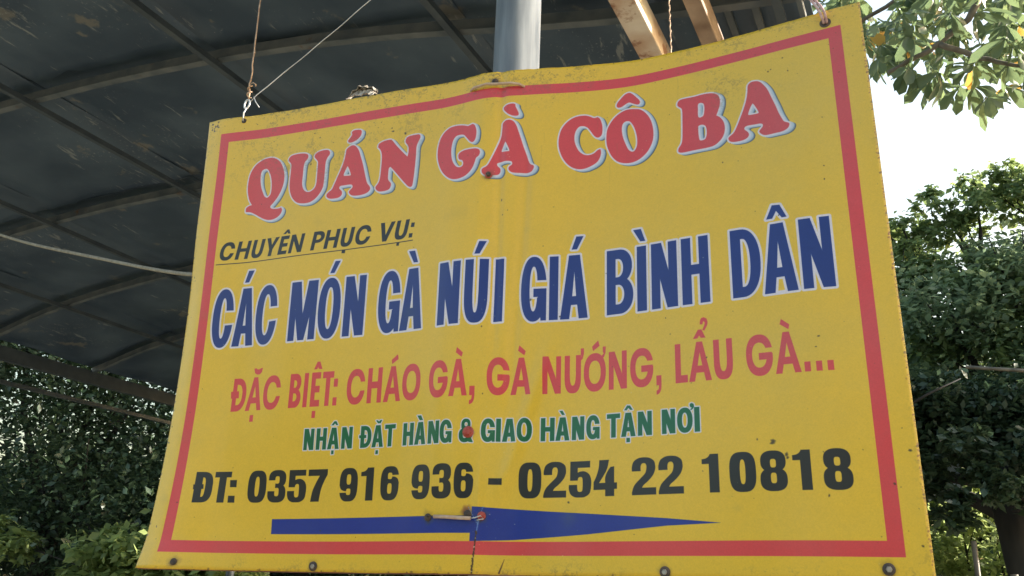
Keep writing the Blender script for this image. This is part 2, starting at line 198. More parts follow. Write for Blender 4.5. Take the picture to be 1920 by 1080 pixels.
TITLE = [[[(-12629,26409),(-12468,26330),(-12334,26177),(-12234,25921),(-12221,25703),(-12258,25515),(-12351,25315),(-12474,25162),(-12554,25078),(-12528,25017),(-12431,24987),(-12290,24983),(-12234,25001,1),(-12196,24932),(-12226,24831),(-12333,24742),(-12492,24705),(-12659,24734),(-12831,24819),(-12981,24911),(-13125,24980),(-13262,25001,1),(-13263,25101),(-13191,25158),(-13107,25177,1),(-13198,25319),(-13261,25520),(-13281,25695),(-13268,25933),(-13210,26124),(-13092,26286),(-12918,26385),(-12782,26416)],[(-12807,26127),(-12734,26095),(-12661,25975),(-12609,25826),(-12580,25670),(-12574,25519),(-12594,25393),(-12669,25328),(-12754,25361),(-12827,25489),(-12892,25649),(-12929,25827),(-12933,26002),(-12897,26096)]],[[(-12064,26376),(-11916,26396),(-11730,26388),(-11600,26345),(-11568,26263),(-11595,26202),(-11655,26124),(-11674,25986),(-11673,25770),(-11673,25555),(-11621,25398),(-11521,25309),(-11409,25304),(-11305,25374),(-11262,25496),(-11261,25709),(-11266,25967),(-11279,26099),(-11370,26211),(-11378,26289),(-11306,26354),(-11163,26386),(-11028,26375),(-10967,26322),(-10959,26245),(-11017,26157),(-11050,26043),(-11051,25828),(-11050,25593),(-11062,25383),(-11134,25224),(-11254,25093),(-11401,25019),(-11580,25012),(-11766,25059),(-11907,25185),(-11994,25347),(-12040,25546),(-12044,25783),(-12043,25978),(-12048,26132),(-12131,26244),(-12134,26310)]],[[(-10423,26367),(-10338,26397),(-10248,26361),(-10150,26228),(-10082,26047),(-9997,25802),(-9923,25539),(-9853,25321),(-9770,25206),(-9763,25123),(-9842,25051),(-9988,25020),(-10159,25022),(-10268,25057),(-10329,25138),(-10291,25195),(-10242,25251),(-10246,25303),(-10303,25336),(-10486,25336),(-10582,25328),(-10599,25268),(-10526,25185),(-10519,25101),(-10589,25037),(-10717,25023),(-10848,25036),(-10930,25092),(-10937,25166),(-10867,25230),(-10805,25275),(-10734,25443),(-10663,25624),(-10593,25804),(-10534,26009),(-10507,26197),(-10495,26303)],[(-10422,25843,1),(-10370,25751),(-10315,25606),(-10334,25581),(-10497,25590,1),(-10512,25634),(-10468,25754)]],[[(-10329,26807),(-10197,26802),(-10129,26774),(-10113,26706),(-10148,26604),(-10261,26514),(-10389,26480),(-10457,26502),(-10472,26548),(-10423,26616),(-10375,26695),(-10391,26763)]],[[(-9627,26265),(-9599,26324),(-9497,26372),(-9350,26392),(-9264,26368),(-9149,26223),(-8990,26040),(-8821,25860,1),(-8802,25979),(-8812,26128),(-8888,26246),(-8893,26321),(-8846,26387),(-8722,26410),(-8577,26412),(-8524,26389),(-8509,26312),(-8563,26193),(-8596,26072),(-8597,25779),(-8608,25469),(-8622,25224),(-8643,25074),(-8693,25047),(-8758,25082),(-8870,25202),(-9006,25366),(-9143,25531),(-9256,25656,1),(-9295,25616),(-9302,25471),(-9291,25325),(-9215,25222),(-9210,25149),(-9256,25063),(-9400,25036),(-9526,25050),(-9605,25122),(-9610,25184),(-9544,25278),(-9512,25419),(-9503,25646),(-9502,25855),(-9514,26025),(-9555,26148),(-9619,26221)]],[[(-7129,26383,1),(-7065,26337),(-7017,26191),(-7019,26045),(-7044,25945),(-7102,25899),(-7175,25941),(-7264,26055),(-7331,26134),(-7417,26165),(-7542,26151),(-7619,26052),(-7652,25869),(-7645,25679),(-7601,25502),(-7507,25358),(-7412,25308),(-7332,25332),(-7316,25411),(-7351,25480),(-7425,25516),(-7455,25595),(-7436,25674),(-7326,25723),(-7163,25731),(-7003,25715),(-6922,25666),(-6903,25592),(-6934,25515),(-6991,25473),(-7024,25367),(-7076,25234),(-7169,25119),(-7284,25049),(-7444,25019),(-7611,25052),(-7767,25169),(-7896,25341),(-7986,25566),(-8020,25761),(-8014,25970),(-7966,26173),(-7872,26324),(-7730,26420),(-7562,26434),(-7392,26408),(-7241,26350,1)]],[[(-6409,26319),(-6347,26376),(-6258,26391),(-6168,26356),(-6095,26250),(-6039,26085),(-5982,25900),(-5917,25676),(-5852,25473),(-5806,25322),(-5761,25241),(-5682,25188),(-5689,25110),(-5757,25044),(-5913,25031),(-6103,25036),(-6198,25068),(-6243,25138),(-6228,25197),(-6168,25245),(-6169,25304),(-6214,25335),(-6354,25347),(-6478,25328),(-6516,25291),(-6502,25240),(-6446,25177),(-6444,25097),(-6486,25031),(-6575,25008),(-6703,25001),(-6798,25033),(-6843,25098),(-6833,25177),(-6732,25244),(-6662,25366),(-6576,25568),(-6493,25803),(-6436,26002),(-6418,26206)],[(-6332,25843,1),(-6286,25749),(-6238,25626),(-6255,25587),(-6414,25595,1),(-6424,25626),(-6383,25734)]],[[(-6385,26743),(-6305,26790),(-6197,26810),(-6125,26790),(-6115,26727),(-6068,26621),(-6039,26537),(-6065,26486),(-6171,26491),(-6280,26548),(-6364,26637),(-6393,26691)]],[[(-4261,26311),(-4207,26253),(-4163,26104),(-4155,25960),(-4173,25841),(-4235,25784),(-4297,25795),(-4359,25863),(-4430,25982),(-4501,26071),(-4590,26111),(-4678,26099),(-4749,26005),(-4781,25866),(-4775,25725),(-4731,25580),(-4660,25454),(-4554,25373),(-4448,25355),(-4342,25389),(-4262,25459),(-4200,25481,1),(-4186,25379),(-4218,25244),(-4289,25144),(-4412,25070),(-4553,25023),(-4694,25026),(-4835,25085),(-4958,25203),(-5055,25368),(-5118,25570),(-5133,25751),(-5111,25931),(-5059,26090),(-4963,26226),(-4839,26328),(-4697,26377),(-4554,26383),(-4447,26352),(-4358,26302),(-4305,26302)]],[[(-3429,26395),(-3285,26347),(-3161,26214),(-3074,26048),(-3023,25850),(-3008,25662),(-3028,25485),(-3093,25320),(-3192,25183),(-3335,25076),(-3494,25029),(-3653,25039),(-3812,25105),(-3935,25244),(-4014,25416),(-4058,25583),(-4067,25766),(-4048,25946),(-3985,26101),(-3878,26251),(-3734,26363),(-3591,26411)],[(-3593,26110),(-3522,26076),(-3451,25948),(-3399,25774),(-3374,25585),(-3385,25426),(-3439,25317),(-3510,25311),(-3580,25385),(-3641,25537),(-3694,25708),(-3719,25876),(-3710,26017),(-3664,26092)]],[[(-3551,26850),(-3479,26810),(-3390,26707),(-3310,26594),(-3310,26521),(-3356,26499),(-3446,26539),(-3544,26590),(-3625,26563),(-3715,26506),(-3796,26498),(-3832,26545),(-3813,26626),(-3732,26729),(-3641,26819)]],[[(-2448,26324),(-2394,26372),(-2263,26378),(-2089,26370),(-1934,26377),(-1780,26367),(-1662,26332),(-1580,26261),(-1542,26147),(-1548,26006),(-1587,25874),(-1631,25755,1),(-1554,25683),(-1492,25566),(-1468,25440),(-1479,25305),(-1526,25181),(-1612,25087),(-1714,25026),(-1847,25012),(-2013,25015),(-2182,25019),(-2334,25017),(-2427,25030),(-2469,25070),(-2459,25146),(-2405,25232),(-2376,25344),(-2365,25582),(-2359,25865),(-2358,26050),(-2373,26137),(-2450,26220),(-2461,26275)],[(-1941,26165),(-1891,26126),(-1877,26039),(-1884,25919),(-1910,25824),(-1987,25801),(-2019,25855),(-2017,26018),(-2014,26130),(-1983,26169)],[(-1943,25607),(-1877,25563),(-1850,25465),(-1855,25328),(-1888,25238),(-1956,25220),(-2006,25245),(-2022,25352),(-2026,25493),(-2019,25591)]],[[(-945,26315),(-876,26386),(-778,26382),(-699,26340),(-625,26235),(-554,26091),(-489,25870),(-424,25653),(-375,25463),(-323,25314),(-283,25226),(-195,25165),(-192,25107),(-235,25043),(-330,25002),(-484,24996),(-639,24997),(-716,25026),(-775,25096),(-772,25143),(-712,25212),(-701,25267),(-746,25303),(-841,25311),(-1000,25322),(-1062,25300),(-1068,25243),(-1008,25169),(-989,25096),(-1032,25031),(-1130,24999),(-1274,25002),(-1370,25033),(-1407,25101),(-1388,25154),(-1295,25226),(-1224,25354),(-1150,25530),(-1066,25744),(-997,25965),(-962,26157)],[(-874,25838,1),(-837,25777),(-768,25598),(-794,25563),(-962,25572,1),(-976,25609),(-928,25744)]]]
SPOTS = [(-12824,25162,2),(-11471,26049,3),(-9284,26697,2),(-9249,26605,3),(-8915,26494,4),(-9098,25043,2),(-517,26548,3),(-460,26585,2),(-125,26450,2.5),(-207,26808,2),(373,24066,2),(357,23774,3),(-1211,18806,3),(-939,18762,4),(-960,18726,3),(-732,18518,4),(-718,18462,3),(-97,17807,3),(-4832,17810,2.5),(-1551,24579,2),(-2827,21326,2),(-5695,22016,3),(-5069,21610,2),(-6634,19999,2),(-972,23321,1.5),(-537,23145,2),(1243,18539,3),(942,17990,2.5),(1249,17001,2.5),(-6356,24031,2.5),(-6390,24394,3),(-6244,24131,2),(-6702,21440,2),(-7305,27799,2),(-2645,26052,1.5),(-13573,26616,1.5),(-11455,26907,2),(-11286,26760,2),(-22,20614,2),(-85,20418,1.5),(-2048,20422,2),(-14024,17902,2),(-14447,17373,3),(-11731,17134,1.5),(-14581,23400,3),(-14545,23310,2),(-14680,22464,3),(-14670,20062,3),(-14639,19294,2.5),(-14627,19673,2)]

# ------------------------------------------------------------------ the sheet's shape
XL, XR, ZB, ZT, Y0 = -1.4685, 0.138, 1.6468, 2.771, 1.62283
KXa, KZa, DDa = np.array(KX), np.array(KZ), np.array(DD)
def herm(kn, vals, t):
    """cubic interpolation along the first axis of vals"""
    t = np.clip(t, kn[0], kn[-1]); i = np.clip(np.searchsorted(kn, t, side='right') - 1, 0, len(kn) - 2)
    sl = np.empty_like(vals); sl[1:-1] = (vals[2:] - vals[:-2]) / (kn[2:] - kn[:-2]).reshape(-1, *[1] * (vals.ndim - 1))
    sl[0] = (vals[1] - vals[0]) / (kn[1] - kn[0]); sl[-1] = (vals[-1] - vals[-2]) / (kn[-1] - kn[-2])
    h = kn[i + 1] - kn[i]; s = (t - kn[i]) / h
    if vals.ndim > 1: h = h[:, None]; s = s[:, None]
    return (2*s**3-3*s**2+1)*vals[i]+(s**3-2*s*s+s)*h*sl[i]+(-2*s**3+3*s*s)*vals[i+1]+(s**3-s*s)*h*sl[i+1]
def sstep(a, b, x): t = np.clip((x - a) / (b - a), 0, 1); return t * t * (3 - 2 * t)
def depth_grid(xs, zs):
    d = herm(KZa, herm(KXa, DDa, xs).T, zs)          # (nz, nx)
    X, Z = np.meshgrid(xs, zs)
    xc = -0.668 + 0.02 * (Z - 1.65)
    low = 1 - sstep(1.72, 1.98, Z)                    # sharp crease where the sheet is tied to the pole
    d = d - .008 * np.exp(-np.abs(X - xc) / .020) * low
    d = d + .0048 * np.exp(-((X + .60 - .05 * (Z - 2.2)) / .012) ** 2) * sstep(1.9, 2.1, Z) * (1 - sstep(2.5, 2.65, Z))
    d = d + .0050 * np.exp(-((X + .645) / .010) ** 2) * sstep(2.0, 2.2, Z)
    d = d - .0055 * np.exp(-((X + .56 - .30 * (Z - 2.0)) / .016) ** 2) * (1 - sstep(2.0, 2.2, Z)) * sstep(1.75, 1.85, Z)
    d = d + .0055 * sstep(-.693, -.655, X) * (1 - sstep(-.64, -.52, X)) * sstep(2.05, 2.3, Z) * (1 - .5 * sstep(2.55, 2.72, Z))
    d = d + .0016 * np.sin(X * 9 + 2.2 * np.sin(Z * 5)) * np.sin(Z * 7 + 1 + X * 3)
    return d
def on_sheet(x, z, off=0.):
    return Vector((x, Y0 + float(depth_grid(np.array([x]), np.array([z]))[0, 0]) - off, z))
def normal_at(x, z):
    e = .004; a = on_sheet(x + e, z) - on_sheet(x - e, z); b = on_sheet(x, z + e) - on_sheet(x, z - e)
    n = a.cross(b).normalized(); return n if n.y < 0 else -n

# ------------------------------------------------------------------ the print: drawn from outlines, in millimetres on the sheet
PX = 1.5
WPX, HPX = int(round((XR - XL) * 1000 * PX)), int(round((ZT - ZB) * 1000 * PX))
IMG = np.empty((HPX, WPX, 3), np.float32)
def cmul(c): return np.array(c, np.float32) / 255.
YELLOW, RED, BLUE, GREEN, BLACK, PALE = map(cmul, ((214, 174, 47), (200, 62, 67), (12, 40, 116), (0, 90, 56), (20, 21, 25), (206, 198, 210)))
IMG[:] = YELLOW
def smooth_poly(pts, k=5):
    """closed Catmull-Rom through pts; a third value of 1 marks a corner"""
    n = len(pts); out = []
    for i in range(n):
        p0, p1, p2, p3 = (np.array(pts[(i + j) % n][:2], float) for j in (-1, 0, 1, 2))
        if len(pts[i]) > 2: p0 = p1
        if len(pts[(i + 1) % n]) > 2: p3 = p2
        for s in range(k):
            t = s / k
            out.append(.5 * ((2 * p1) + (-p0 + p2) * t + (2 * p0 - 5 * p1 + 4 * p2 - p3) * t * t + (-p0 + 3 * p1 - 3 * p2 + p3) * t ** 3))
    return np.array(out)
def poly_sdf(P, X, Z):
    d = np.full(X.shape, 1e9); ins = np.zeros(X.shape, bool); n = len(P)
    for i in range(n):
        ax, az = P[i]; bx, bz = P[(i + 1) % n]; ex, ez = bx - ax, bz - az
        L = ex * ex + ez * ez
        if L < 1e-9: continue
        wx, wz = X - ax, Z - az; t = np.clip((wx * ex + wz * ez) / L, 0, 1)
        d = np.minimum(d, (wx - ex * t) ** 2 + (wz - ez * t) ** 2)
        c = ((az <= Z) & (Z < bz)) | ((bz <= Z) & (Z < az))
        if abs(ez) > 1e-9: ins ^= c & (wx < ex * wz / ez)
    d = np.sqrt(d); return np.where(ins, -d, d)
def window(x0, x1, z0, z1, pad):
    i0 = max(int((x0 - pad - XL * 1000) * PX), 0); i1 = min(int((x1 + pad - XL * 1000) * PX) + 1, WPX)
    j0 = max(int((z0 - pad - ZB * 1000) * PX), 0); j1 = min(int((z1 + pad - ZB * 1000) * PX) + 1, HPX)
    X, Z = np.meshgrid((np.arange(i0, i1) + .5) / PX + XL * 1000, (np.arange(j0, j1) + .5) / PX + ZB * 1000)
    return slice(j0, j1), slice(i0, i1), X.astype(np.float32), Z.astype(np.float32)
def glyph_sdf(prims, X, Z):
    d = np.full(X.shape, 1e6)
    for s, P in prims:
        q = poly_sdf(P, X, Z); d = np.minimum(d, q) if s > 0 else np.maximum(d, -q)
    return d
def paint(sl, d, colr, edge=0., soft=.5, alpha=1.):
    a = np.clip(.5 - (d - edge) * PX / (2 * soft), 0, 1)[..., None] * alpha
    IMG[sl] = IMG[sl] * (1 - a) + colr * a

def sup(x0, x1, z0, z1, n=2.3, k=44):
    t = np.linspace(0, 2 * math.pi, k, endpoint=False); c, s = np.cos(t), np.sin(t)
    return np.stack([(x0 + x1) / 2 + (x1 - x0) / 2 * np.sign(c) * np.abs(c) ** (2 / n), (z0 + z1) / 2 + (z1 - z0) / 2 * np.sign(s) * np.abs(s) ** (2 / n)], 1)
def dee(x0, x1, z0, z1, n=2.2, st=.35):
    xm = x0 + (x1 - x0) * st; t = np.linspace(-math.pi / 2, math.pi / 2, 26); c, s = np.cos(t), np.sin(t)
    a = np.stack([xm + (x1 - xm) * np.abs(c) ** (2 / n), (z0 + z1) / 2 + (z1 - z0) / 2 * np.sign(s) * np.abs(s) ** (2 / n)], 1)
    return np.concatenate([a, [[x0, z1], [x0, z0]]])
def R_(x0, x1, z0, z1): return np.array([[x0, z0], [x1, z0], [x1, z1], [x0, z1]], float)
def Pg(*p): return np.array(p, float)
def U_(w, H, pts, k=5):
    return smooth_poly([(p[0] * w, p[1] * H) + tuple(p[2:]) for p in pts], k)
def glyph(ch, w, H, t, h, row):
    n = 2.25 if row in 'BRGV' else 3.0
    o = .012 * H
    if ch in 'OCG0g':
        pr = [(1, sup(0, w, -o, H + o, n)), (-1, sup(t, w - t, h, H - h, n if ch != '0' else 2.8))]
        if ch == 'C': pr += [(-1, Pg((w * .5, .37 * H), (w * 1.2, .37 * H + .1 * t), (w * 1.2, .63 * H), (w * .5, .63 * H)))]
        if ch == 'G': pr += [(-1, R_(w * .5, w * 1.2, .47 * H, .63 * H)), (-1, R_(w * .5, w - t * .95, .36 * H, .5 * H)), (1, R_(w * .50, w, .37 * H, .50 * H)), (1, Pg((w - t * .95, .45 * H), (w - t * .6, .0), (w, 0), (w, .5 * H)))]
        if ch == 'g': pr += [(-1, R_(w * .5, w * 1.2, .52 * H, .66 * H)), (1, R_(w * .48, w * .97, .38 * H, .55 * H)), (-1, R_(w * .995, w * 1.3, .3 * H, .6 * H))]
        return pr
    if ch == 'D': return [(1, dee(0, w, 0, H, n)), (-1, dee(t, w - t, h, H - h, n, .2))]
    if ch == 'B':
        return [(1, dee(0, w * .96, .47 * H, H, 2.1, .5)), (1, dee(0, w, 0, .56 * H, 2.1, .5)), (-1, dee(t, w * .96 - t, .5 * H + h * .45, H - h, 2.1, .3)), (-1, dee(t, w - t, h, .52 * H - h * .5, 2.1, .3))]
    if ch == 'P': return [(1, dee(0, w, .38 * H, H, 2.1, .5)), (1, R_(0, t, 0, .6 * H)), (-1, dee(t, w - t, .38 * H + h * .9, H - h, 2.1, .3))]
    if ch == 'I': return [(1, R_(0, w, 0, H))]
    if ch == 'L': return [(1, R_(0, t, 0, H)), (1, R_(0, w, 0, h))]
    if ch == 'E': return [(1, R_(0, t, 0, H)), (1, R_(0, w, 0, h)), (1, R_(0, w * .97, H - h, H)), (1, R_(0, w * .93, .5 * H - h * .48, .5 * H + h * .52))]
    if ch == 'T': return [(1, R_(0, w, H - h, H)), (1, R_(w / 2 - t / 2, w / 2 + t / 2, 0, H))]
    if ch == 'H': return [(1, R_(0, t, 0, H)), (1, R_(w - t, w, 0, H)), (1, R_(0, w, .5 * H - h * .45, .5 * H + h * .55))]
    if ch == 'N': return [(1, R_(0, t * .93, 0, H)), (1, R_(w - t * .93, w, 0, H)), (1, Pg((0, H), (t * 1.12, H), (w, 0), (w - t * 1.12, 0)))]
    if ch == 'M': return [(1, R_(0, t * .9, 0, H)), (1, R_(w - t * .9, w, 0, H)), (1, Pg((0, H), (t * 1.35, H), (w / 2 + t * .42, 0), (w / 2 - t * .42, 0))), (1, Pg((w - t * 1.35, H), (w, H), (w / 2 + t * .42, 0), (w / 2 - t * .42, 0)))]
    if ch == 'A':
        a = t * (.62 if row != 'R' else .52); z1 = .215 * H; z2 = z1 + h * .92; ap = .73 * H
        f = lambda z: a + (w / 2 - a) * (1 - z / H)
        i1 = f(z1) - t; i2 = f(z2) - t; i0 = f(0) - t
        return [(1, Pg((0, 0), (w, 0), (w / 2 + a, H), (w / 2 - a, H))), (-1, Pg((w / 2 - i0, -1), (w / 2 + i0, -1), (w / 2 + i1, z1), (w / 2 - i1, z1))), (-1, Pg((w / 2 - i2, z2), (w / 2 + i2, z2), (w / 2, ap)))]
    if ch == 'U': return [(1, sup(0, w, -o, H * .9, 2.6)), (1, R_(0, w, .45 * H, H)), (-1, sup(t, w - t, h, H * .9, 2.6)), (-1, R_(t, w - t, .45 * H, H * 1.1))]
    if ch == 'V': return [(1, Pg((0, H), (w, H), (w / 2 + t * .55, 0), (w / 2 - t * .55, 0))), (-1, Pg((t * 1.05, H * 1.01), (w - t * 1.05, H * 1.01), (w / 2, .33 * H)))]
    if ch == 'Y': return [(1, Pg((0, H), (w, H), (w / 2 + t * .5, .36 * H), (w / 2 - t * .5, .36 * H))), (-1, Pg((t * 1.1, H * 1.01), (w - t * 1.1, H * 1.01), (w / 2, .60 * H))), (1, R_(w / 2 - t / 2, w / 2 + t / 2, 0, .45 * H))]
    if ch == ':': return [(1, R_(0, w, 0, .235 * H)), (1, R_(0, w, .54 * H, .775 * H))]
    if ch == '.': return [(1, R_(0, w, 0, .235 * H))]
    if ch == ',': return [(1, R_(0, w, 0, .25 * H)), (1, U_(w, H, [(1, .1, 1), (.95, -.08), (.6, -.2), (.0, -.24, 1), (.0, -.13, 1), (.4, -.1), (.5, .02, 1)]))]
    if ch == '&':
        return [(1, sup(.16 * w, .80 * w, .50 * H, 1.02 * H)), (1, sup(0, .84 * w, -o, .62 * H)), (1, Pg((.15 * w, .66 * H), (.48 * w, .66 * H), (w * .98, .02 * H), (w * .98, -.04 * H + 1), (.70 * w, 0))),
                (-1, sup(.38 * w, .60 * w, .68 * H, .87 * H)), (-1, sup(.28 * w, .56 * w, .17 * H, .42 * H)), (1, Pg((.72 * w, .42 * H), (.98 * w, .42 * H), (.90 * w, .2 * H), (.72 * w, .2 * H)))]
    hc = h
    if ch == '8': return [(1, sup(.03 * w, .97 * w, .47 * H, H + o, 2.5)), (1, sup(0, w, -o, .57 * H, 2.6)), (-1, sup(.39 * w, .61 * w, .58 * H, H - hc * 1.1, 3.2)), (-1, sup(.39 * w, .61 * w, h, .45 * H, 3.2))]
    if ch == '3': return [(1, sup(.02 * w, .98 * w, .46 * H, H + o, 2.6)), (1, sup(0, w, -o, .57 * H, 2.6)), (-1, sup(.38 * w, .62 * w, .58 * H, H - hc, 3.2)), (-1, sup(.38 * w, .62 * w, h, .45 * H, 3.2)), (-1, R_(-.1 * w, .40 * w, .345 * H, .69 * H)), (-1, R_(.36 * w, .47 * w, .345 * H, .445 * H)), (-1, R_(.36 * w, .47 * w, .585 * H, .69 * H))]
    if ch in '69':
        pr = [(1, sup(0, w, -o, H + o, 2.9)), (-1, sup(.38 * w, .62 * w, h, .50 * H, 3.2)), (-1, sup(.38 * w, .62 * w, .62 * H, H - hc, 3.2)),
              (-1, U_(w, H, [(1.1, .745, 1), (.39, .745, 1), (.385, .63, 1), (.55, .69), (.75, .69), (.92, .63), (1.0, .52), (1.1, .5, 1)]))]
        if ch == '9': pr = [(s, np.array([w, H]) - P) for s, P in pr]
        return pr
    if ch == '1': return [(1, U_(w, H, [(1, 0, 1), (1, 1, 1), (.50, 1, 1), (.42, .94), (.25, .89), (0, .87, 1), (0, .745, 1), (.42, .745, 1), (.42, 0, 1)]))]
    if ch == '2': return [(1, U_(w, H, [(0, .64, 1), (.0, .76), (.08, .91), (.28, .995), (.5, 1.012), (.74, .99), (.93, .90), (.98, .77), (.97, .66), (.88, .52), (.68, .37), (.48, .26), (.42, .19, 1), (1, .19, 1), (1, 0, 1), (0, 0, 1), (0, .08), (.10, .26), (.34, .43), (.55, .57), (.61, .70), (.61, .79), (.56, .845), (.5, .855), (.42, .84), (.37, .77), (.37, .64, 1)]))]
    if ch == '5': return [(1, U_(w, H, [(.05, .46, 1), (.05, 1, 1), (.95, 1, 1), (.95, .815, 1), (.39, .815, 1), (.39, .68, 1), (.52, .71), (.70, .71), (.90, .63), (1, .48), (1, .26), (.93, .09), (.72, 0), (.5, -.012), (.27, 0), (.08, .08), (0, .22), (0, .34, 1), (.37, .34, 1), (.38, .22), (.42, .155), (.5, .14), (.59, .16), (.62, .24), (.62, .45), (.59, .54), (.5, .56), (.42, .53), (.39, .46, 1)]))]
    if ch == '7': return [(1, U_(w, H, [(0, 1, 1), (1, 1, 1), (1, .83, 1), (.84, .62), (.70, .36), (.62, .0, 1), (.18, 0, 1), (.26, .32), (.42, .58), (.60, .80, 1), (0, .80, 1)]))]
    if ch == '4': return [(1, U_(w, H, [(.24, 1, 1), (.66, 1, 1), (.58, .76), (.44, .58), (.23, .365, 1), (.5, .365, 1), (.5, .52), (.60, .68), (.73, .80, 1), (.88, .81, 1), (.88, .365, 1), (1, .365, 1), (1, .19, 1), (.88, .19, 1), (.88, 0, 1), (.5, 0, 1), (.5, .18, 1), (0, .18, 1), (0, .39, 1), (.13, .58), (.22, .80)]))]
    raise ValueError(ch)

FONT = dict(K=(1790.5, 68.3, 18.2, 12.5, BLACK, 0., 0.), B=(2154.2, 143.6, 19.2, 21., BLUE, 0., 4.6), R=(1996.9, 78.3, 11.0, 15.0, RED, 0., 0.),
            G=(1901.2, 46.6, 9.4, 9.0, GREEN, 0., 2.3), V=(2374.6, 47.0, 9.8, 8.8, BLACK, .17, 0.))
jobs = []
for row, (zb, H, t, h, colr, sh, outl) in FONT.items():
    for ch, xl, xr in ROWS[row]:
        w = xr - xl; prims = []
        for s, P in glyph(ch, w, H, t, h, row):
            P = np.array(P, float); P[:, 0] += sh * P[:, 1] + xl; P[:, 1] += zb; prims.append((s, P))
        jobs.append((row, prims, colr, outl))
    for a in ACC[row]:
        jobs.append((row, [(1, np.array([p[:2] for p in a], float) / 10)], colr, outl))
drawn = []
for row, prims, colr, outl in jobs:
    A = np.concatenate([P for s, P in prims if s > 0])
    sj, si, X, Z = window(A[:, 0].min(), A[:, 0].max(), A[:, 1].min(), A[:, 1].max(), 9)
    drawn.append(((sj, si), glyph_sdf(prims, X, Z), colr, outl))
for sl, d, colr, outl in drawn:
    if outl: paint(sl, d, PALE, outl, .7)
for sl, d, colr, outl in drawn: paint(sl, d, colr, 0, .6)
# arrow
A = np.array(ARROW, float)[:, :2] / 10
sj, si, X, Z = window(A[:, 0].min(), A[:, 0].max(), A[:, 1].min(), A[:, 1].max(), 5)
paint((sj, si), poly_sdf(A, X, Z), BLUE * np.array([.9, 1.0, 1.15]), 0, .6)
# red border line
x0, x1, z0, z1, b = -1422.9, 97.7, 1682.5, 2727.3, 25.5
X, Z = np.meshgrid((np.arange(WPX) + .5) / PX + XL * 1000, (np.arange(HPX) + .5) / PX + ZB * 1000)
X = X.astype(np.float32); Z = Z.astype(np.float32)
do = np.maximum(np.maximum(x0 - X, X - x1), np.maximum(z0 - Z, Z - z1)); di = np.maximum(np.maximum(x0 + b - X, X - x1 + b), np.maximum(z0 + b - Z, Z - z1 + b))
paint((slice(None), slice(None)), np.maximum(do, -di), RED, 0, .6)
# title with its pale rim and embossed side
def shift(a, dx, dz):
    sx, sz = int(round(dx * PX)), int(round(dz * PX)); return np.roll(np.roll(a, sx, 1), sz, 0)
PASS = []
for cs in TITLE:
    Ps = [smooth_poly([(p[0] / 10, p[1] / 10) + tuple(p[2:]) for p in c]) for c in cs]
    A = Ps[0]; sj, si, X1, Z1 = window(A[:, 0].min(), A[:, 0].max(), A[:, 1].min(), A[:, 1].max(), 18)
    PASS.append(((sj, si), glyph_sdf([(1, Ps[0])] + [(-1, p) for p in Ps[1:]], X1, Z1)))
N = 12
for sl, d in PASS:
    for k in range(N, 0, -1):
        u = k / N; c = cmul((170, 192, 216)) * (1 - (u - .5) / .5) + cmul((48, 60, 76)) * ((u - .5) / .5)
        if u < .5: c = cmul((190, 200, 218)) * (1 - u * .25)
        paint(sl, shift(d, 9.5 * u, -6.0 * u), c, 3.2, .6)
for sl, d in PASS: paint(sl, d, PALE, 3.4, .6)
for sl, d in PASS: paint(sl, d, RED * np.array([1, 1.03, 1.03]), 0, .6)

# ---- wear and painted sheen: faded ink, pale glare patches, dirt towards the top and bottom edges, specks, stains round the bolts
def vnoise(cell, seed):
    g = np.random.default_rng(seed); ny, nx = int(HPX / cell) + 3, int(WPX / cell) + 3; a = g.random((ny, nx)).astype(np.float32)
    y = np.arange(HPX) / cell; x = np.arange(WPX) / cell; yi = y.astype(int); xi = x.astype(int)
    fy = (y - yi); fx = (x - xi); fy = fy * fy * (3 - 2 * fy); fx = fx * fx * (3 - 2 * fx)
    t = a[yi][:, xi] * (1 - fx) + a[yi][:, xi + 1] * fx; bb = a[yi + 1][:, xi] * (1 - fx) + a[yi + 1][:, xi + 1] * fx
    return t * (1 - fy)[:, None] + bb * fy[:, None]
n1 = sum(vnoise(c, s) * w for c, s, w in ((420, 1, .4), (160, 2, .25), (60, 3, .2), (20, 4, .15)))
n2 = sum(vnoise(c, s) * w for c, s, w in ((60, 5, .22), (14, 6, .26), (5, 7, .28), (2.6, 8, .24)))
fade_sheen = (np.clip((n1 - .42) * 1.6, 0, 1) * .13 + .16 * np.exp(-((X - 20) / 190.) ** 2 - ((Z - 2640) / 260.) ** 2) + .10 * np.exp(-((X + 60) / 200.) ** 2 - ((Z - 2060) / 60.) ** 2))[..., None]  # random ink fading, plus two pale ellipses painting glare on the right side
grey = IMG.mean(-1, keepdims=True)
IMG = IMG * (1 - fade_sheen) + (grey * .55 + .30) * fade_sheen
IMG *= (1 + .05 * (n2 - .5))[..., None]
IMG *= (1 + .05 * (vnoise(2.2, 19) - .5))[..., None]
edge = np.exp(-(ZT * 1000 - Z) / 48.) * .75 + np.exp(-(Z - ZB * 1000) / 16.) * .6 + np.exp(-(X - XL * 1000) / 9.) * .3 + np.exp(-(XR * 1000 - X) / 10.) * .35
edge += .35 * np.exp(-((X + 1120) / 330.) ** 2 - ((Z - 2640) / 90.) ** 2) + .3 * np.exp(-((X + 160) / 160.) ** 2 - ((Z - 2640) / 60.) ** 2)
dirt = np.clip(edge * np.clip((n2 - .53) * 5.0, 0, 1) * np.clip((n1 - .3) * 3, .2, 1), 0, .55)
DIRT = cmul((104, 92, 58))
IMG = IMG * (1 - dirt[..., None]) + DIRT * dirt[..., None]
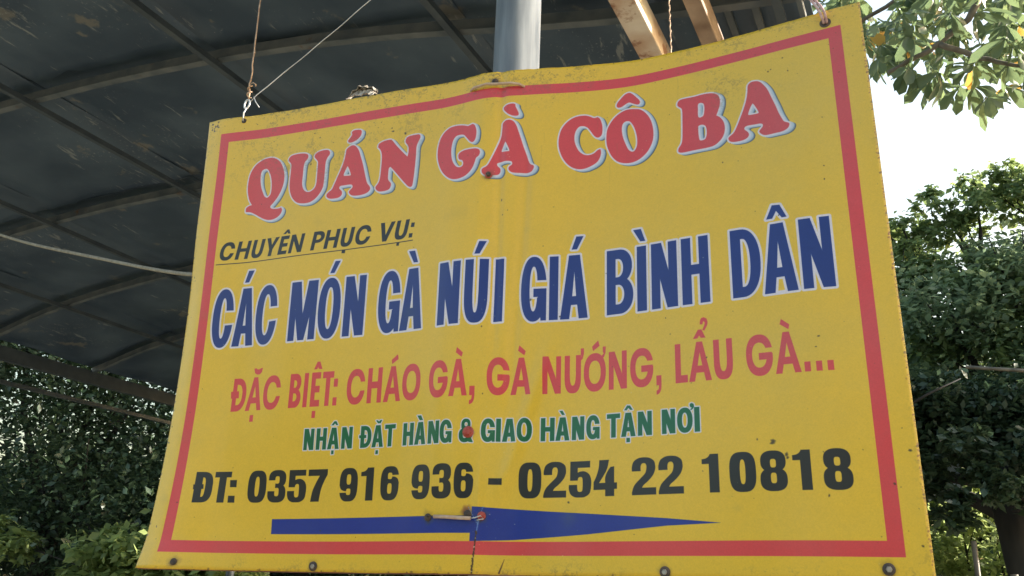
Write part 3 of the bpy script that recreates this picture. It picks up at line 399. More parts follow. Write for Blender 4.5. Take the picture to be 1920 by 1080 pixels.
def blot(x, z, r, c, a, sx=1., soft=.35):
    sj, si, X1, Z1 = window(x - r * 2, x + r * 2, z - r * 2, z + r * 2, 2)
    th = np.arctan2(Z1 - z, X1 - x); q = np.hypot((X1 - x) / sx, Z1 - z) / r * (1 + .13 * np.sin(2 * th + x) + .10 * np.sin(5 * th + z))
    al = np.clip((1 + soft - q) / (2 * soft), 0, 1)[..., None] * a
    IMG[sj, si] = IMG[sj, si] * (1 - al) + c * al
g = np.random.default_rng(3)
for x, z, r in SPOTS: blot(x / 10, z / 10, r * .72, cmul((44, 38, 26)), .8, .5 + (x % 7) / 7, .5)
for k in range(520):
    if g.random() < .62: x = g.uniform(XL * 1000, XR * 1000); z = ZT * 1000 - abs(g.normal(0, 75)) - 3
    else: x = g.uniform(XL * 1000, XR * 1000); z = g.uniform(ZB * 1000, ZT * 1000)
    blot(x, z, g.uniform(.4, 1.3), cmul((84, 72, 42)), g.uniform(.2, .65), g.uniform(.7, 1.6))
for k in range(26): blot(g.uniform(XL * 1000, XR * 1000), g.uniform(ZB * 1000, ZT * 1000), g.uniform(5, 16), cmul((150, 130, 70)), g.uniform(.06, .18), g.uniform(.6, 1.8), .9)
BOLTS = [(-.6613, 2.7444, 'dark'), (-.6688, 2.501, 'red'), (-.6909, 1.9213, 'bigred'), (-.686, 1.7600, 'dark'), (-.6572, 1.7556, 'redsmall'), (-.7723, 1.7536, 'dark'),
         (-1.3782, 1.662, 'dark'), (-1.0485, 1.6580, 'grey'), (-.2951, 1.6550, 'grey'), (.0699, 1.6635, 'grey')]
for x, z, k in BOLTS:
    blot(x * 1000, z * 1000, 11, cmul((120, 94, 56)), .4, 1, .5); blot(x * 1000, z * 1000 - 2, 7, cmul((60, 46, 32)), .5, 1, .4)
blot(-689, 1766, 8, cmul((110, 60, 50)), .7, 1.2, .5)
for k in range(300): blot(XR * 1000 - abs(g.normal(0, 2.0)) - .3, g.uniform(ZB * 1000, ZT * 1000), g.uniform(.8, 1.8), cmul((128, 78, 60)), g.uniform(.2, .6))
for k in range(420):      # ink rubbed off along the fold and in scattered flecks
    if g.random() < .6: x = -650 + g.normal(0, 26); z = g.uniform(1700, 2740)
    else: x = g.uniform(XL * 1000, XR * 1000); z = g.uniform(ZB * 1000, ZT * 1000)
    blot(x, z, g.uniform(.4, 1.1), cmul((206, 192, 150)), g.uniform(.15, .6), g.uniform(.5, 1.2))
for k in range(26):       # faint water streaks
    x = g.uniform(XL * 1000, XR * 1000); z = g.uniform(2500, 2765); L_ = int(g.uniform(10, 60))
    for q in range(L_): blot(x + math.sin(q * .2) * .6, z - q * 2.2, 1.5, cmul((140, 116, 58)), .10 * (1 - q / L_))
# scratches and chipped edge
for x, z, dx, dz, r in ((-662, 1748, -.5, -3, 1.4), (-664, 1740, -2.2, 3.5, 1.2), (-664, 1742, 1, 3.4, 1.2)):
    for k in range(10): blot(x + dx * k, z + dz * k, r, cmul((96, 128, 190)), .8)
for k in range(62): blot(-666 - .15 * k + g.normal(0, .6), 1726 - k * 1.27, g.uniform(.8, 1.9), cmul((62, 44, 30)) if g.random() < .8 else cmul((200, 190, 170)), .8)
for k in range(12): blot(-622 + k * .9, 1650 + k * 2.2, 1.8 - k * .09, cmul((70, 46, 32)), .85)
for k in range(90): 
    e = g.integers(0, 4); s = g.random()
    x, z = ((XL * 1000 + g.random() * 2, ZB * 1000 + s * 1124), (XR * 1000 - g.random() * 2, ZB * 1000 + s * 1124), (XL * 1000 + s * 1606, ZT * 1000 - g.random() * 2), (XL * 1000 + s * 1606, ZB * 1000 + g.random() * 2))[e]
    blot(x, z, g.uniform(1, 3), cmul((96, 72, 52)), .6)
for k in range(14): blot(-1460 + g.random() * 26, 2766 - g.random() * 26, g.uniform(1, 2.6), cmul((52, 44, 34)), .8)

img = bpy.data.images.new('sign_print', WPX, HPX, alpha=False); img.colorspace_settings.name = 'sRGB'
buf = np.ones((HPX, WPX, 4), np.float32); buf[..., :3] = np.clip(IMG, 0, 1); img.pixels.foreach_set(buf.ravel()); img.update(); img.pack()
mp_ = bpy.data.materials.new('printed_face'); mp_.use_nodes = True; nt = mp_.node_tree
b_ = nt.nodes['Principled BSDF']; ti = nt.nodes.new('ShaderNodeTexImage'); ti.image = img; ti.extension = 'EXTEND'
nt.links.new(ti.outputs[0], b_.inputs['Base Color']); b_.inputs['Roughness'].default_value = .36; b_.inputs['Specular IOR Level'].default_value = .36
no_ = nt.nodes.new('ShaderNodeTexNoise'); no_.inputs['Scale'].default_value = 4; no_.inputs['Detail'].default_value = 5
tc_ = nt.nodes.new('ShaderNodeTexCoord'); nt.links.new(tc_.outputs['Object'], no_.inputs['Vector'])
mr_ = nt.nodes.new('ShaderNodeMapRange'); mr_.inputs[3].default_value = .24; mr_.inputs[4].default_value = .46; nt.links.new(no_.outputs[0], mr_.inputs[0]); nt.links.new(mr_.outputs[0], b_.inputs['Roughness'])
b_.inputs['Coat Weight'].default_value = .32; b_.inputs['Coat Roughness'].default_value = .18
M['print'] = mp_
M['sheet_back'] = mat('bare_sheet_back', (.25, .25, .25, 1), (.36, .35, .34, 1), 8., .5, .6, .1)

# ------------------------------------------------------------------ ground
g_ = bmesh.new(); bmesh.ops.create_grid(g_, x_segments=60, y_segments=60, size=60)
for v in g_.verts:
    r = max(0, v.co.length - 10); v.co.z = .02 * math.sin(v.co.x * 1.3) * math.cos(v.co.y * 1.1) + .012 * r * math.sin(v.co.x * .21 + 1) * math.cos(v.co.y * .17)
    if abs(v.co.x) > 59 or abs(v.co.y) > 59: v.co *= 12
tag(smooth(obj('ground', g_, M['ground'])), 'dry brown earth with thin grass under the canopy and trees', kind='structure')

# ------------------------------------------------------------------ canopy roof
AX = Vector((.08988, .99595, 0)); LF = Vector((-.99595, .08988, 0))
zb_ = np.array([0., .77, 1.94, 3., 4.04, 5.2, 6.4, 7.25]); zz_ = np.array([3.42, 3.53, 3.77, 3.90, 3.95, 3.93, 3.80, 3.60])
def roof_z(b): return float(herm(zb_, zz_, np.array([b]))[0])
def roof_p(a, b, dz=0.): p = AX * a + LF * b; return Vector((p.x, p.y, roof_z(b) + dz))
roof = thing('canopy_roof', 'dark curved sheet roof on grey steel ribs above and behind the yellow sign', 'roof', tuple(AX * 4 + LF * 3.5))
RIBS = [1.62, 2.44, 3.55, 4.62, 5.75, 6.9, 8.1]; PUR = [.0, .25, 1.42, 2.65, 3.87, 5.1, 6.25, 7.25]
bn = [.16, .62, 1.42, 2.65, 3.87, 5.1, 6.25, 7.25]
ra = random.Random(5)
for i in range(len(RIBS) - 1):
    for j in range(len(bn) - 1):
        bm = bmesh.new(); a0, a1, b0, b1 = RIBS[i] - .06, RIBS[i + 1] + .03, bn[j] - .02, bn[j + 1] + .03
        if i == 0: a0 = 1.45
        if j == 0: b0 = bn[0]
        off = .045 + ra.uniform(0, .008) + (i % 2) * .004 + (j % 2) * .010; na, nb = 9, 9; tilt = ra.uniform(-.006, .006); V = {}
        ph = ra.random() * 6
        for p in range(na):
            for q in range(nb):
                u, v = p / (na - 1), q / (nb - 1)
                sag = -.022 * math.sin(math.pi * u) * math.sin(math.pi * v) + tilt * (u - .5) + .006 * math.sin(ph + 9 * u + 4 * v) + .004 * math.sin(ph * 2 + 17 * v - 6 * u)
                for s in (0, 1): V[p, q, s] = bm.verts.new(roof_p(a0 + (a1 - a0) * u, b0 + (b1 - b0) * v, off + sag + s * .004))
        for p in range(na - 1):
            for q in range(nb - 1):
                bm.faces.new([V[p, q, 0], V[p, q + 1, 0], V[p + 1, q + 1, 0], V[p + 1, q, 0]]); bm.faces.new([V[p, q, 1], V[p + 1, q, 1], V[p + 1, q + 1, 1], V[p, q + 1, 1]])
        for p in range(na - 1):
            for q in (0, nb - 1): bm.faces.new([V[p, q, 0], V[p + 1, q, 0], V[p + 1, q, 1], V[p, q, 1]])
        for q in range(nb - 1):
            for p in (0, na - 1): bm.faces.new([V[p, q, 0], V[p, q + 1, 0], V[p, q + 1, 1], V[p, q, 1]])
        smooth(obj('roof_sheet', bm, M['roof'], roof))
for a in RIBS:
    bm = bmesh.new(); bs = np.linspace(0.17, 7.25, 40)
    for dz, w, h in ((-.022, .036, .006), (.006, .010, .050)):
        prev = None
        for b in bs:
            p = roof_p(a, b, dz); ring = [bm.verts.new(p + AX * s * w / 2 + Vector((0, 0, t * h / 2))) for s, t in ((-1, -1), (1, -1), (1, 1), (-1, 1))]
            if prev:
                for k in range(4): bm.faces.new((prev[k], prev[(k + 1) % 4], ring[(k + 1) % 4], ring[k]))
            else: bm.faces.new(ring[::-1])
            prev = ring
        bm.faces.new(prev)
    obj('rib', bm, M['rib'], roof)
for b in PUR[1:-1]:
    bm = bmesh.new(); add_box(bm, roof_p(1.5, b, -.052), roof_p(8.15, b, -.044), .028, .028); obj('purlin', bm, M['purlin'], roof)
bm = bmesh.new(); add_box(bm, roof_p(1.45, 7.27, -.06), roof_p(8.15, 7.27, -.06), .06, .12); obj('eave_beam', bm, M['purlin'], roof)
bm = bmesh.new(); add_box(bm, AX * 1.6 + LF * 7.2 + Vector((0, 0, 3.28)), AX * 8.1 + LF * 7.2 + Vector((0, 0, 3.28)), .035, .035); obj('rail', bm, M['purlin'], roof)
for a in (1.62, 8.05):
    bm = bmesh.new(); p = AX * a + LF * 7.27; add_tube(bm, [(p.x, p.y, 0), (p.x, p.y, roof_z(7.25) - .12)], .045, 12); smooth(obj('post', bm, M['purlin'], roof))
bm = bmesh.new()
p = AX * 6.85 + LF * .15; add_tube(bm, [(p.x, p.y, 0), (p.x, p.y, 3.28)], .045, 12); smooth(obj('post', bm, M['purlin'], roof))
for bb in (.33, .42):
    bm = bmesh.new(); add_box(bm, roof_p(1.5, bb, .02), roof_p(6.9, bb, .02), .022, .03); obj('batten', bm, M['rib'], roof)
def rusty_bar(x, z, label, w=.072, y0=1.5, y1=6.6, m='rust'):
    t = thing('roof_bar', label, 'steel bar', (x, y0, z), 'rusty bars under the right roof edge')
    bm = bmesh.new(); o = Vector((x - .0902 * y0, 0, z + .045)); add_box(bm, o + AX * (y0 / .996), o + AX * (y1 / .996), w, .09)
    ob = obj('bar', bm, M[m], t); bv = ob.modifiers.new('b', 'BEVEL'); bv.width = .004; bv.segments = 2
    bm = bmesh.new(); q = o + AX * 5.5; add_box(bm, q + Vector((0, 0, .045)), q + Vector((0, 0, .26)), .012, .04, (1, 0, 0)); obj('hanger', bm, M['rust'], t)
    q = o + AX * 1.62; bm = bmesh.new(); add_box(bm, q + Vector((0, 0, .045)), q + Vector((0, 0, .26 if x < -.3 else .26)), .012, .04, (1, 0, 0)); obj('hanger', bm, M['rust'], t)
    return t
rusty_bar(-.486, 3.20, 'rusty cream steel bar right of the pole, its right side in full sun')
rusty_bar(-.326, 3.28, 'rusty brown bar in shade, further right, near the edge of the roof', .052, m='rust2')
bm = bmesh.new(); add_box(bm, roof_p(1.5, .185, -.02) , roof_p(6.9, .185, -.02), .016, .05); obj('edge_strip', bm, M['rib'], roof)

# ------------------------------------------------------------------ pole
pole = thing('support_pole', 'shiny galvanised steel pole behind the sign, its right side catching the sun', 'pole', (-.655, 1.738, 0))
bm = bmesh.new(); add_tube(bm, [(-.668, 1.738, 0), (-.660, 1.738, 1.9), (-.643, 1.740, roof_z(.78) - .03)], .0575, 48); smooth(obj('tube', bm, M['galv'], pole))
bm = bmesh.new(); add_box(bm, (-.668, 1.738, .004), (-.668, 1.738, .016), .2, .2, (0, 1, 0)); obj('base_plate', bm, M['galv'], pole)
bm = bmesh.new(); add_tube(bm, [(-.6435, 1.740, roof_z(.78) - .09), (-.643, 1.740, roof_z(.78) - .03)], .066, 32); smooth(obj('collar', bm, M['galv'], pole))

# ------------------------------------------------------------------ sign
sign = thing('sign_board', 'large yellow restaurant sign with red, blue and green lettering, wired to the pole', 'sign', ((XL + XR) / 2, Y0, ZB))
nx_, nz_ = 261, 141
xs = np.unique(np.concatenate([np.linspace(XL, XR, nx_), np.linspace(-.76, -.56, 80)])); zs = np.linspace(ZB, ZT, nz_); nx_ = len(xs)
Dg = depth_grid(xs, zs); XX, ZZ = np.meshgrid(xs, zs)
ZZe = ZZ.copy(); ge = np.random.default_rng(11)
jag = np.convolve(ge.normal(0, 1, nx_ + 8), np.ones(9) / 9, 'valid') * .0014
ZZe[-1] += jag; ZZe[0] -= jag[::-1] * .6
TH = .003
V = np.concatenate([np.stack([XX, Y0 + Dg, ZZe], -1).reshape(-1, 3), np.stack([XX, Y0 + Dg + TH, ZZe], -1).reshape(-1, 3)])
idx = np.arange(nx_ * nz_).reshape(nz_, nx_); a, b, c, d = idx[:-1, :-1], idx[:-1, 1:], idx[1:, 1:], idx[1:, :-1]
front = np.stack([a, b, c, d], -1).reshape(-1, 4); back = front[:, ::-1] + nx_ * nz_; o_ = nx_ * nz_
rim = []
for e0, e1 in ((idx[0, 1:], idx[0, :-1]), (idx[-1, :-1], idx[-1, 1:]), (idx[:-1, 0], idx[1:, 0]), (idx[1:, -1], idx[:-1, -1])):
    rim.append(np.stack([e0, e1, e1 + o_, e0 + o_], -1))
rim = np.concatenate(rim); F = np.concatenate([front, back, rim])
me = mesh_np('printed_sheet', V, F)
uv = me.uv_layers.new(name='UVMap'); li = F.ravel() % o_
UVc = np.stack([(XX.ravel() - XL) / (XR - XL), (ZZ.ravel() - ZB) / (ZT - ZB)], -1)[li]; uv.data.foreach_set('uv', UVc.astype(np.float32).ravel())
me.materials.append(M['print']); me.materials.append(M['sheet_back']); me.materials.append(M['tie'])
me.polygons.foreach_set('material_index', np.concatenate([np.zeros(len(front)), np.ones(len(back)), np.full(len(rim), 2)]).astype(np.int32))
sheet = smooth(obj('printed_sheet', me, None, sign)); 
# frame behind the sheet: angle bars that follow its edges
def frame_bar(pts, w=.02):
    bm = bmesh.new(); prev = None
    for i, p in enumerate(pts):
        q = pts[min(i + 1, len(pts) - 1)]; r = pts[max(i - 1, 0)]; dd = (q - r).normalized(); yv = Vector((0, 1, 0)); s = dd.cross(yv).normalized()
        ring = [bm.verts.new(p + s * k * w / 2 + yv * m) for k, m in ((-1, .0), (1, .0), (1, .018), (-1, .018))]
        if prev:
            for k in range(4): bm.faces.new((prev[k], prev[(k + 1) % 4], ring[(k + 1) % 4], ring[k]))
        else: bm.faces.new(ring[::-1])
        prev = ring
    bm.faces.new(prev); return obj('frame_bar', bm, M['frame'], sign)
frame_bar([on_sheet(x, ZB + .0085, -.0034) for x in np.linspace(XL + .003, XR - .002, 60)])
frame_bar([on_sheet(x, ZT - .014, -.0034) for x in np.linspace(XL + .003, XR - .002, 60)])
frame_bar([on_sheet(XL + .0135, z, -.0034) for z in np.linspace(ZB + .02, ZT - .026, 40)])
frame_bar([on_sheet(XR - .010, z, -.0034) for z in np.linspace(ZB + .02, ZT - .026, 40)])
def bolt(x, z, kind):
    n = normal_at(x, z); p = on_sheet(x, z)
    R1, R2, hh = dict(dark=(.0075, .0042, .004), red=(.0085, .006, .010), bigred=(.012, .0085, .008), redsmall=(.0085, .0045, .006), grey=(.010, .0052, .005))[kind]
    m = dict(dark=M['darkbolt'], red=M['redbolt'], bigred=M['redbolt'], redsmall=M['redbolt'], grey=M['bolt'])[kind]
    bm = bmesh.new(); add_lathe(bm, [(0, -.006), (R1 * .9, -.002), (R1, .0012), (R1 * .96, .0022), (R1 * .55, .0028), (0, .0028)], p, n, 20)
    w = smooth(obj('washer', bm, m if kind not in ('grey',) else M['darkbolt'], sign))
    bm = bmesh.new(); add_lathe(bm, [(R2, .002), (R2, hh * .75), (R2 * .8, hh), (0, hh)], p, n, 6); hd = obj('bolt', bm, m if kind != 'red' else M['darkbolt'], sign)
for x, z, k in BOLTS: bolt(x, z, k)
def tie(pts, r, m='tie', name='tie_wire'):
    bm = bmesh.new(); add_tube(bm, pts, r, 8); return smooth(obj(name, bm, M[m], sign))
tie([on_sheet(-.7217, 2.7310, -.03), on_sheet(-.7215, 2.7312, .001), on_sheet(-.712, 2.7322, .007), on_sheet(-.68, 2.7345, .009), on_sheet(-.65, 2.7330, .010), on_sheet(-.62, 2.7300, .010), on_sheet(-.602, 2.7275, .007), on_sheet(-.5935, 2.7245, .001), on_sheet(-.5925, 2.7240, -.03)], .0030)
tie([on_sheet(-.7560, 1.7545, .006), on_sheet(-.73, 1.7535, .007), on_sheet(-.70, 1.7515, .008), on_sheet(-.676, 1.7505, .007)], .0038)
tie([on_sheet(-.7723, 1.7536, .004), on_sheet(-.7700, 1.7570, .006), on_sheet(-.7560, 1.7545, .006)], .0012, 'darkbolt')
tie([on_sheet(-.676, 1.7505, .007), on_sheet(-.666, 1.7515, .007), on_sheet(-.6572, 1.7556, .006), on_sheet(-.652, 1.7500, .004), on_sheet(-.664, 1.7470, .005)], .0013, 'wire_grey')
# dark hole with ring at the top right, eyelet top left
for (x, z, r) in ((.0693, 2.7420, .010), (-1.4010 + .0420, 2.7580, .006)):
    bm = bmesh.new(); n = normal_at(x, z); add_lathe(bm, [(r * 1.15, .0004), (r, .0016), (r * .72, .001), (0, .0008)], on_sheet(x, z), n, 20); smooth(obj('eyelet', bm, M['darkbolt'], sign))

# ------------------------------------------------------------------ wires and ropes
def wire(name, label, cat, pts, r, m, group=None, n=8, sub=1):
    P = [Vector(p) for p in pts]
    if sub > 1:
        Q = []
        for i in range(len(P) - 1):
            p0, p1, p2, p3 = P[max(i - 1, 0)], P[i], P[i + 1], P[min(i + 2, len(P) - 1)]
            for s in range(sub):
                t = s / sub; Q.append(.5 * ((2 * p1) + (-p0 + p2) * t + (2 * p0 - 5 * p1 + 4 * p2 - p3) * t * t + (-p0 + 3 * p1 - 3 * p2 + p3) * t ** 3))
        P = Q + [P[-1]]
    bm = bmesh.new(); add_tube(bm, P, r, n); o = smooth(obj(name, bm, M[m])); return tag(o, label, cat, group) if label else o
hk = on_sheet(-1.3600, 2.760)
y_ = hk.y
# S-hook in the top left corner
hook = thing('wire_hook', 'small bent grey wire hook through the top left corner of the sign', 'hook', tuple(hk))
bm = bmesh.new()
pts = [hk + Vector((.001, .012, .0)), hk + Vector((0, -.004, -.002)), hk + Vector((.004, -.010, .016)), hk + Vector((.010, -.008, .030))]
add_tube(bm, pts, .0019, 8); smooth(obj('shank', bm, M['wire_grey'], hook))
bm = bmesh.new(); cc = hk + Vector((.0065, -.006, .0435)); rr = .0115
add_tube(bm, [cc + Vector((rr * .75 * math.cos(t), .002 * math.sin(t * .5), rr * 1.2 * math.sin(t))) for t in np.linspace(-1.4, 4.3, 26)], .0024, 8); smooth(obj('loop', bm, M['wire_grey'], hook))
top = Vector((-1.405, y_ + .03, roof_z(1.55) - .03))
kn = cc + Vector((.004, -.001, .014))
pts = [kn]
for k in range(1, 40):
    t = k / 39; p = kn.lerp(top, t); p += Vector((.0006 * math.sin(k * 2.1), .0006 * math.cos(k * 1.7), 0)) * (1 + 2 * (k < 5)); pts.append(p)
wire('hanging_wire', 'straight rusty wire holding up the left corner of the sign', 'wire', pts, .0021, 'wire_rust')
kt = thing('wire_knot', 'rusty twisted knot low on the wire above the left corner of the sign', 'wire knot', tuple(kn))
bm = bmesh.new(); add_tube(bm, [kn + Vector((.006 * math.cos(t * 2.2), .005 * math.sin(t * 2.2), .003 + t * .0062)) for t in np.linspace(0, 7, 40)], .0016, 6); smooth(obj('coil', bm, M['wire_rust'], kt))
bm = bmesh.new(); add_tube(bm, [kn + Vector((.002, 0, .047)), kn + Vector((.010, -.003, .046)), kn + Vector((.018, -.002, .040)), kn + Vector((.018, -.002, .034))], .0016, 6); smooth(obj('end', bm, M['wire_rust'], kt))
w0 = cc + Vector((.012, -.001, .004)); w1 = Vector((-.700, 1.655, 3.36))
ww = wire('stay_wire', 'thin grey wire slanting up from the left corner hook to the pole', 'wire', [w0, w0 + Vector((.016, 0, .018))] + [(w0 + Vector((.016, 0, .018))).lerp(w1, t) + Vector((.0015 * math.sin(t * 40), 0, -.02 * math.sin(math.pi * t))) for t in np.linspace(.05, 1, 30)], .0012, 'wire_grey')
wire('wire_end', 'loose grey wire end at the left corner hook of the sign', 'wire end', [w0 + Vector((.010, -.002, .012)), w0 + Vector((.018, -.004, -.004)), w0 + Vector((.034, -.006, -.026))], .0012, 'wire_grey')
P0 = [(-4.4, 2.75, 3.50), (-3.422, 2.6, 3.088), (-2.613, 2.4, 2.811), (-1.948, 2.2, 2.599), (-1.45, 2.0, 2.50), (-.72, 1.77, 2.47)]
wire('slack_rope', 'pale slack rope curving across under the roof, left of the sign', 'rope', P0, .0068, 'rope', sub=10)
hr = on_sheet(.0693, 2.7440)
tw = thing('hanging_twine', 'pinkish twine looped through the hole at the top right of the sign', 'twine', tuple(hr))
up = hr + Vector((-.022, .0, .075))
for s in (-1, 1):
    bm = bmesh.new(); add_tube(bm, [hr + Vector((.002 * s, .012, -.002)), hr + Vector((.003 * s, -.006, -.003)), hr + Vector((-.004 + .004 * s, -.012, .016)), hr + Vector((-.010 + .004 * s, -.008, .036)), up + Vector((.003 * s, 0, -.01)), up], .0028, 8); smooth(obj('strand', bm, M['twine'], tw))
bm = bmesh.new(); add_lathe(bm, [(0, -.016), (.008, -.011), (.011, 0), (.008, .010), (0, .016)], up, (-.3, .1, 1), 12)
for v in bm.verts: v.co += Vector((random.uniform(-1, 1), random.uniform(-1, 1), random.uniform(-1, 1))) * .002
smooth(obj('knot', bm, M['twine'], tw))
bm = bmesh.new(); add_tube(bm, [up, up + Vector((-.010, .01, .06)), Vector((.0, 1.85, 3.34))], .0035, 8); smooth(obj('twine', bm, M['twine'], tw))
bm = bmesh.new(); add_tube(bm, [up + Vector((.0, 0, -.006)), up + Vector((.018, -.003, .002)), up + Vector((.042, -.002, .012))], .0011, 6); smooth(obj('wire_end', bm, M['darkbolt'], tw))
bm = bmesh.new(); add_tube(bm, [up + Vector((-.005, 0, .0)), up + Vector((-.03, .01, .018)), up + Vector((-.10, .05, .10)), Vector((-.06, 1.9, 3.3))], .0012, 6); smooth(obj('side_wire', bm, M['wire_grey'], tw))
def beads(x, y, z0, z1, r, label):
    pts = []; rs = []; k = 0; z = z0
    while z < z1:
        pts.append((x + .0008 * math.sin(k), y, z)); rs.append(r * (1.7 if k % 4 == 0 else 1)); z += .0035; k += 1
    bm = bmesh.new(); add_tube(bm, pts, rs, 6); return tag(smooth(obj('twisted_wire', bm, M['wire_rust'])), label, 'wire')
beads(-.259, 1.695, 2.70, 3.34, .0013, 'twisted thin wire hanging straight down behind the sign, right of the rusty bar')
# dry leaf scrap resting on the top edge
hb = on_sheet(-1.045, ZT + .008, -.006)
bm = bmesh.new(); NU, NV = 15, 9; vv = {}; rr_ = random.Random(2)
for i in range(NU):
    for j in range(NV):
        u, v = i / (NU - 1), j / (NV - 1)
        hgt = .058 * math.sin(math.pi * min(1, .12 + u * .62) ** .9) * (1 - .35 * u)
        vv[i, j] = bm.verts.new(hb + Vector((-.030 + .080 * u, .004 + .030 * math.sin(v * 2.6) * (1 - .2 * u) + rr_.uniform(-1, 1) * .004, hgt * (.15 + .85 * math.sin(v * 2.2)) + rr_.uniform(-1, 1) * .0045)))
for i in range(NU - 1):
    for j in range(NV - 1): bm.faces.new((vv[i, j], vv[i + 1, j], vv[i + 1, j + 1], vv[i, j + 1]))
ob = obj('dry_leaf', bm, M['husk']); so = ob.modifiers.new('s', 'SOLIDIFY'); so.thickness = .001
tag(ob, 'pale crumpled dry leaf caught on the top edge of the sign', 'dry leaf')

# ------------------------------------------------------------------ foliage
def leaves_mesh(name, cen, rad_, count, size, seed, flat=.5, fold=.25, clump=26, spread=.115):
    """many small folded leaves in clumps round the given blobs"""
    g = np.random.default_rng(seed); Vs = []
    tot = np.array([r ** 2 for r in rad_]); tot = tot / tot.sum(); pos = []; 
    for c, r, f in zip(cen, rad_, tot):
        n = int(count * f); nc = max(4, n // clump)
        dirs = g.normal(size=(nc, 3)); dirs /= np.linalg.norm(dirs, axis=1)[:, None]
        rr = r * g.uniform(.25, 1.05, nc) ** .6
        cc = np.array(c) + dirs * rr[:, None] * np.array([1, 1, .85]); k = g.integers(0, nc, n)
        pos.append(cc[k] + g.normal(size=(n, 3)) * r * spread * g.uniform(.5, 1.4, (n, 1)))
    P = np.concatenate(pos); n = len(P)
    d = g.normal(size=(n, 3)); d[:, 2] = d[:, 2] * .6 - .35; d /= np.linalg.norm(d, axis=1)[:, None]
    up = g.normal(size=(n, 3)) * flat; up[:, 2] += 1; s = np.cross(d, up); s /= np.linalg.norm(s, axis=1)[:, None]; nn = np.cross(s, d)
    L = size * g.uniform(.6, 1.3, n)[:, None]; W = L * g.uniform(.22, .34, n)[:, None]
    a = P; b_ = P + d * L * .5 + s * W + nn * W * fold; c_ = P + d * L; e = P + d * L * .5 - s * W + nn * W * fold
    V = np.stack([a, b_, c_, e], 1).reshape(-1, 3); i = np.arange(n)[:, None] * 4
    F = np.concatenate([i + [[0, 1, 2]], i + [[0, 2, 3]]], 1).reshape(-1, 3)
    return mesh_np(name, V, F)
def limb_tree(name, label, base, blobs, count, size, seed, lm, r0=.14, bark='bark', cat='tree', group=None, lean=(0, 0), fz=.55, nl=99, airy=(), clump=26, spread=.115):
    t = thing(name, label, cat, base, group); g = random.Random(seed)
    cx_ = sum(b[0] for b in blobs) / len(blobs); cy_ = sum(b[1] for b in blobs) / len(blobs); cz_ = sum(b[2] for b in blobs) / len(blobs)
    fork = Vector((base[0] * .6 + cx_ * .4 + lean[0], base[1] * .6 + cy_ * .4 + lean[1], min(cz_, max(b[2] - b[3] for b in blobs)) * fz + base[2] * (1 - fz)))
    bm = bmesh.new(); B = Vector(base); mid = B.lerp(fork, .5) + Vector((g.uniform(-.1, .1), g.uniform(-.1, .1), 0))
    add_tube(bm, [B - Vector((0, 0, .1)), B + (mid - B) * .3, mid, fork], [r0 * 1.35, r0 * 1.1, r0, r0 * .85], 12)
    for b in blobs[:nl]:
        e = Vector(b[:3]); m = fork.lerp(e, .5) + Vector((g.uniform(-.2, .2), g.uniform(-.2, .2), g.uniform(-.05, .25)))
        add_tube(bm, [fork, fork.lerp(m, .5), m, e], [r0 * .5, r0 * .38, r0 * .25, r0 * .08], 7)
        for q in range(4):
            e2 = e + Vector((g.uniform(-1, 1), g.uniform(-1, 1), g.uniform(-.6, 1))) * b[3] * .8; add_tube(bm, [m.lerp(e, g.uniform(.2, 1)), e2], [r0 * .12, r0 * .03], 5)
    for q in airy:
        e = Vector(q[:3]); s0 = min((Vector(w[:3]) for w in blobs), key=lambda w: (w - e).length); add_tube(bm, [s0, s0.lerp(e, .5) + Vector((.04, 0, .03)), e, e + Vector((g.uniform(-.1, .1), 0, q[3] * .8))], [.022, .014, .008, .003], 6)
    smooth(obj('trunk', bm, M[bark], t))
    o = obj('crown', leaves_mesh('crown', [b[:3] for b in blobs], [b[3] for b in blobs], count, size, seed, clump=clump, spread=spread), M[lm], t)
    if airy: obj('top_foliage', leaves_mesh('top_foliage', [b[:3] for b in airy], [b[3] for b in airy], count // 5, size, seed + 500, clump=30, spread=.17), M['leaf_mid'], t)
    return t
grpR = None
limb_tree('leafy_tree', 'tall leafy tree right of the sign, its sunlit top against the white sky', (1.75, 8.8, 0),
    [(1.15, 8.6, 4.2, .55), (1.85, 8.9, 4.5, .6), (2.6, 9.0, 4.4, .7), (.45, 9.2, 4.1, .55), (1.2, 9.0, 3.5, .6), (2.0, 8.7, 3.6, .65), (.2, 9.4, 3.3, .7), (2.8, 9.1, 3.4, .8), (1.5, 9.0, 4.68, .36), (2.3, 9.1, 4.85, .42), (.95, 9.0, 4.6, .28)],
    42000, .082, 21, 'leaf', .20, clump=60, spread=.15, airy=[(.62, 9.0, 5.16, .2), (.74, 9.1, 5.32, .16), (.90, 9.0, 5.26, .2), (.58, 9.1, 4.98, .24), (.84, 8.9, 4.86, .28), (1.05, 8.8, 4.7, .25), (.45, 9.0, 4.75, .25), (.72, 9.0, 5.08, .16), (.86, 9.1, 5.02, .20), (1.02, 9.0, 5.12, .2), (1.18, 9.0, 5.40, .20), (1.24, 9.1, 5.60, .15), (1.32, 9.0, 5.28, .24), (1.12, 9.1, 5.15, .2), (1.60, 9.0, 5.42, .24), (1.62, 9.1, 5.70, .2), (1.74, 9.0, 5.60, .24),
      (1.90, 9.0, 5.68, .2), (1.95, 9.0, 5.42, .26), (2.10, 9.0, 5.58, .2), (2.22, 9.0, 5.35, .3), (1.50, 9.1, 5.22, .2), (2.4, 9.0, 5.6, .25), (.62, 9.1, 4.7, .25), (.78, 8.8, 4.55, .25), (1.4, 8.6, 4.6, .25), (1.75, 8.5, 4.2, .25), (.95, 8.4, 3.9, .22), (1.5, 8.4, 3.8, .25)])
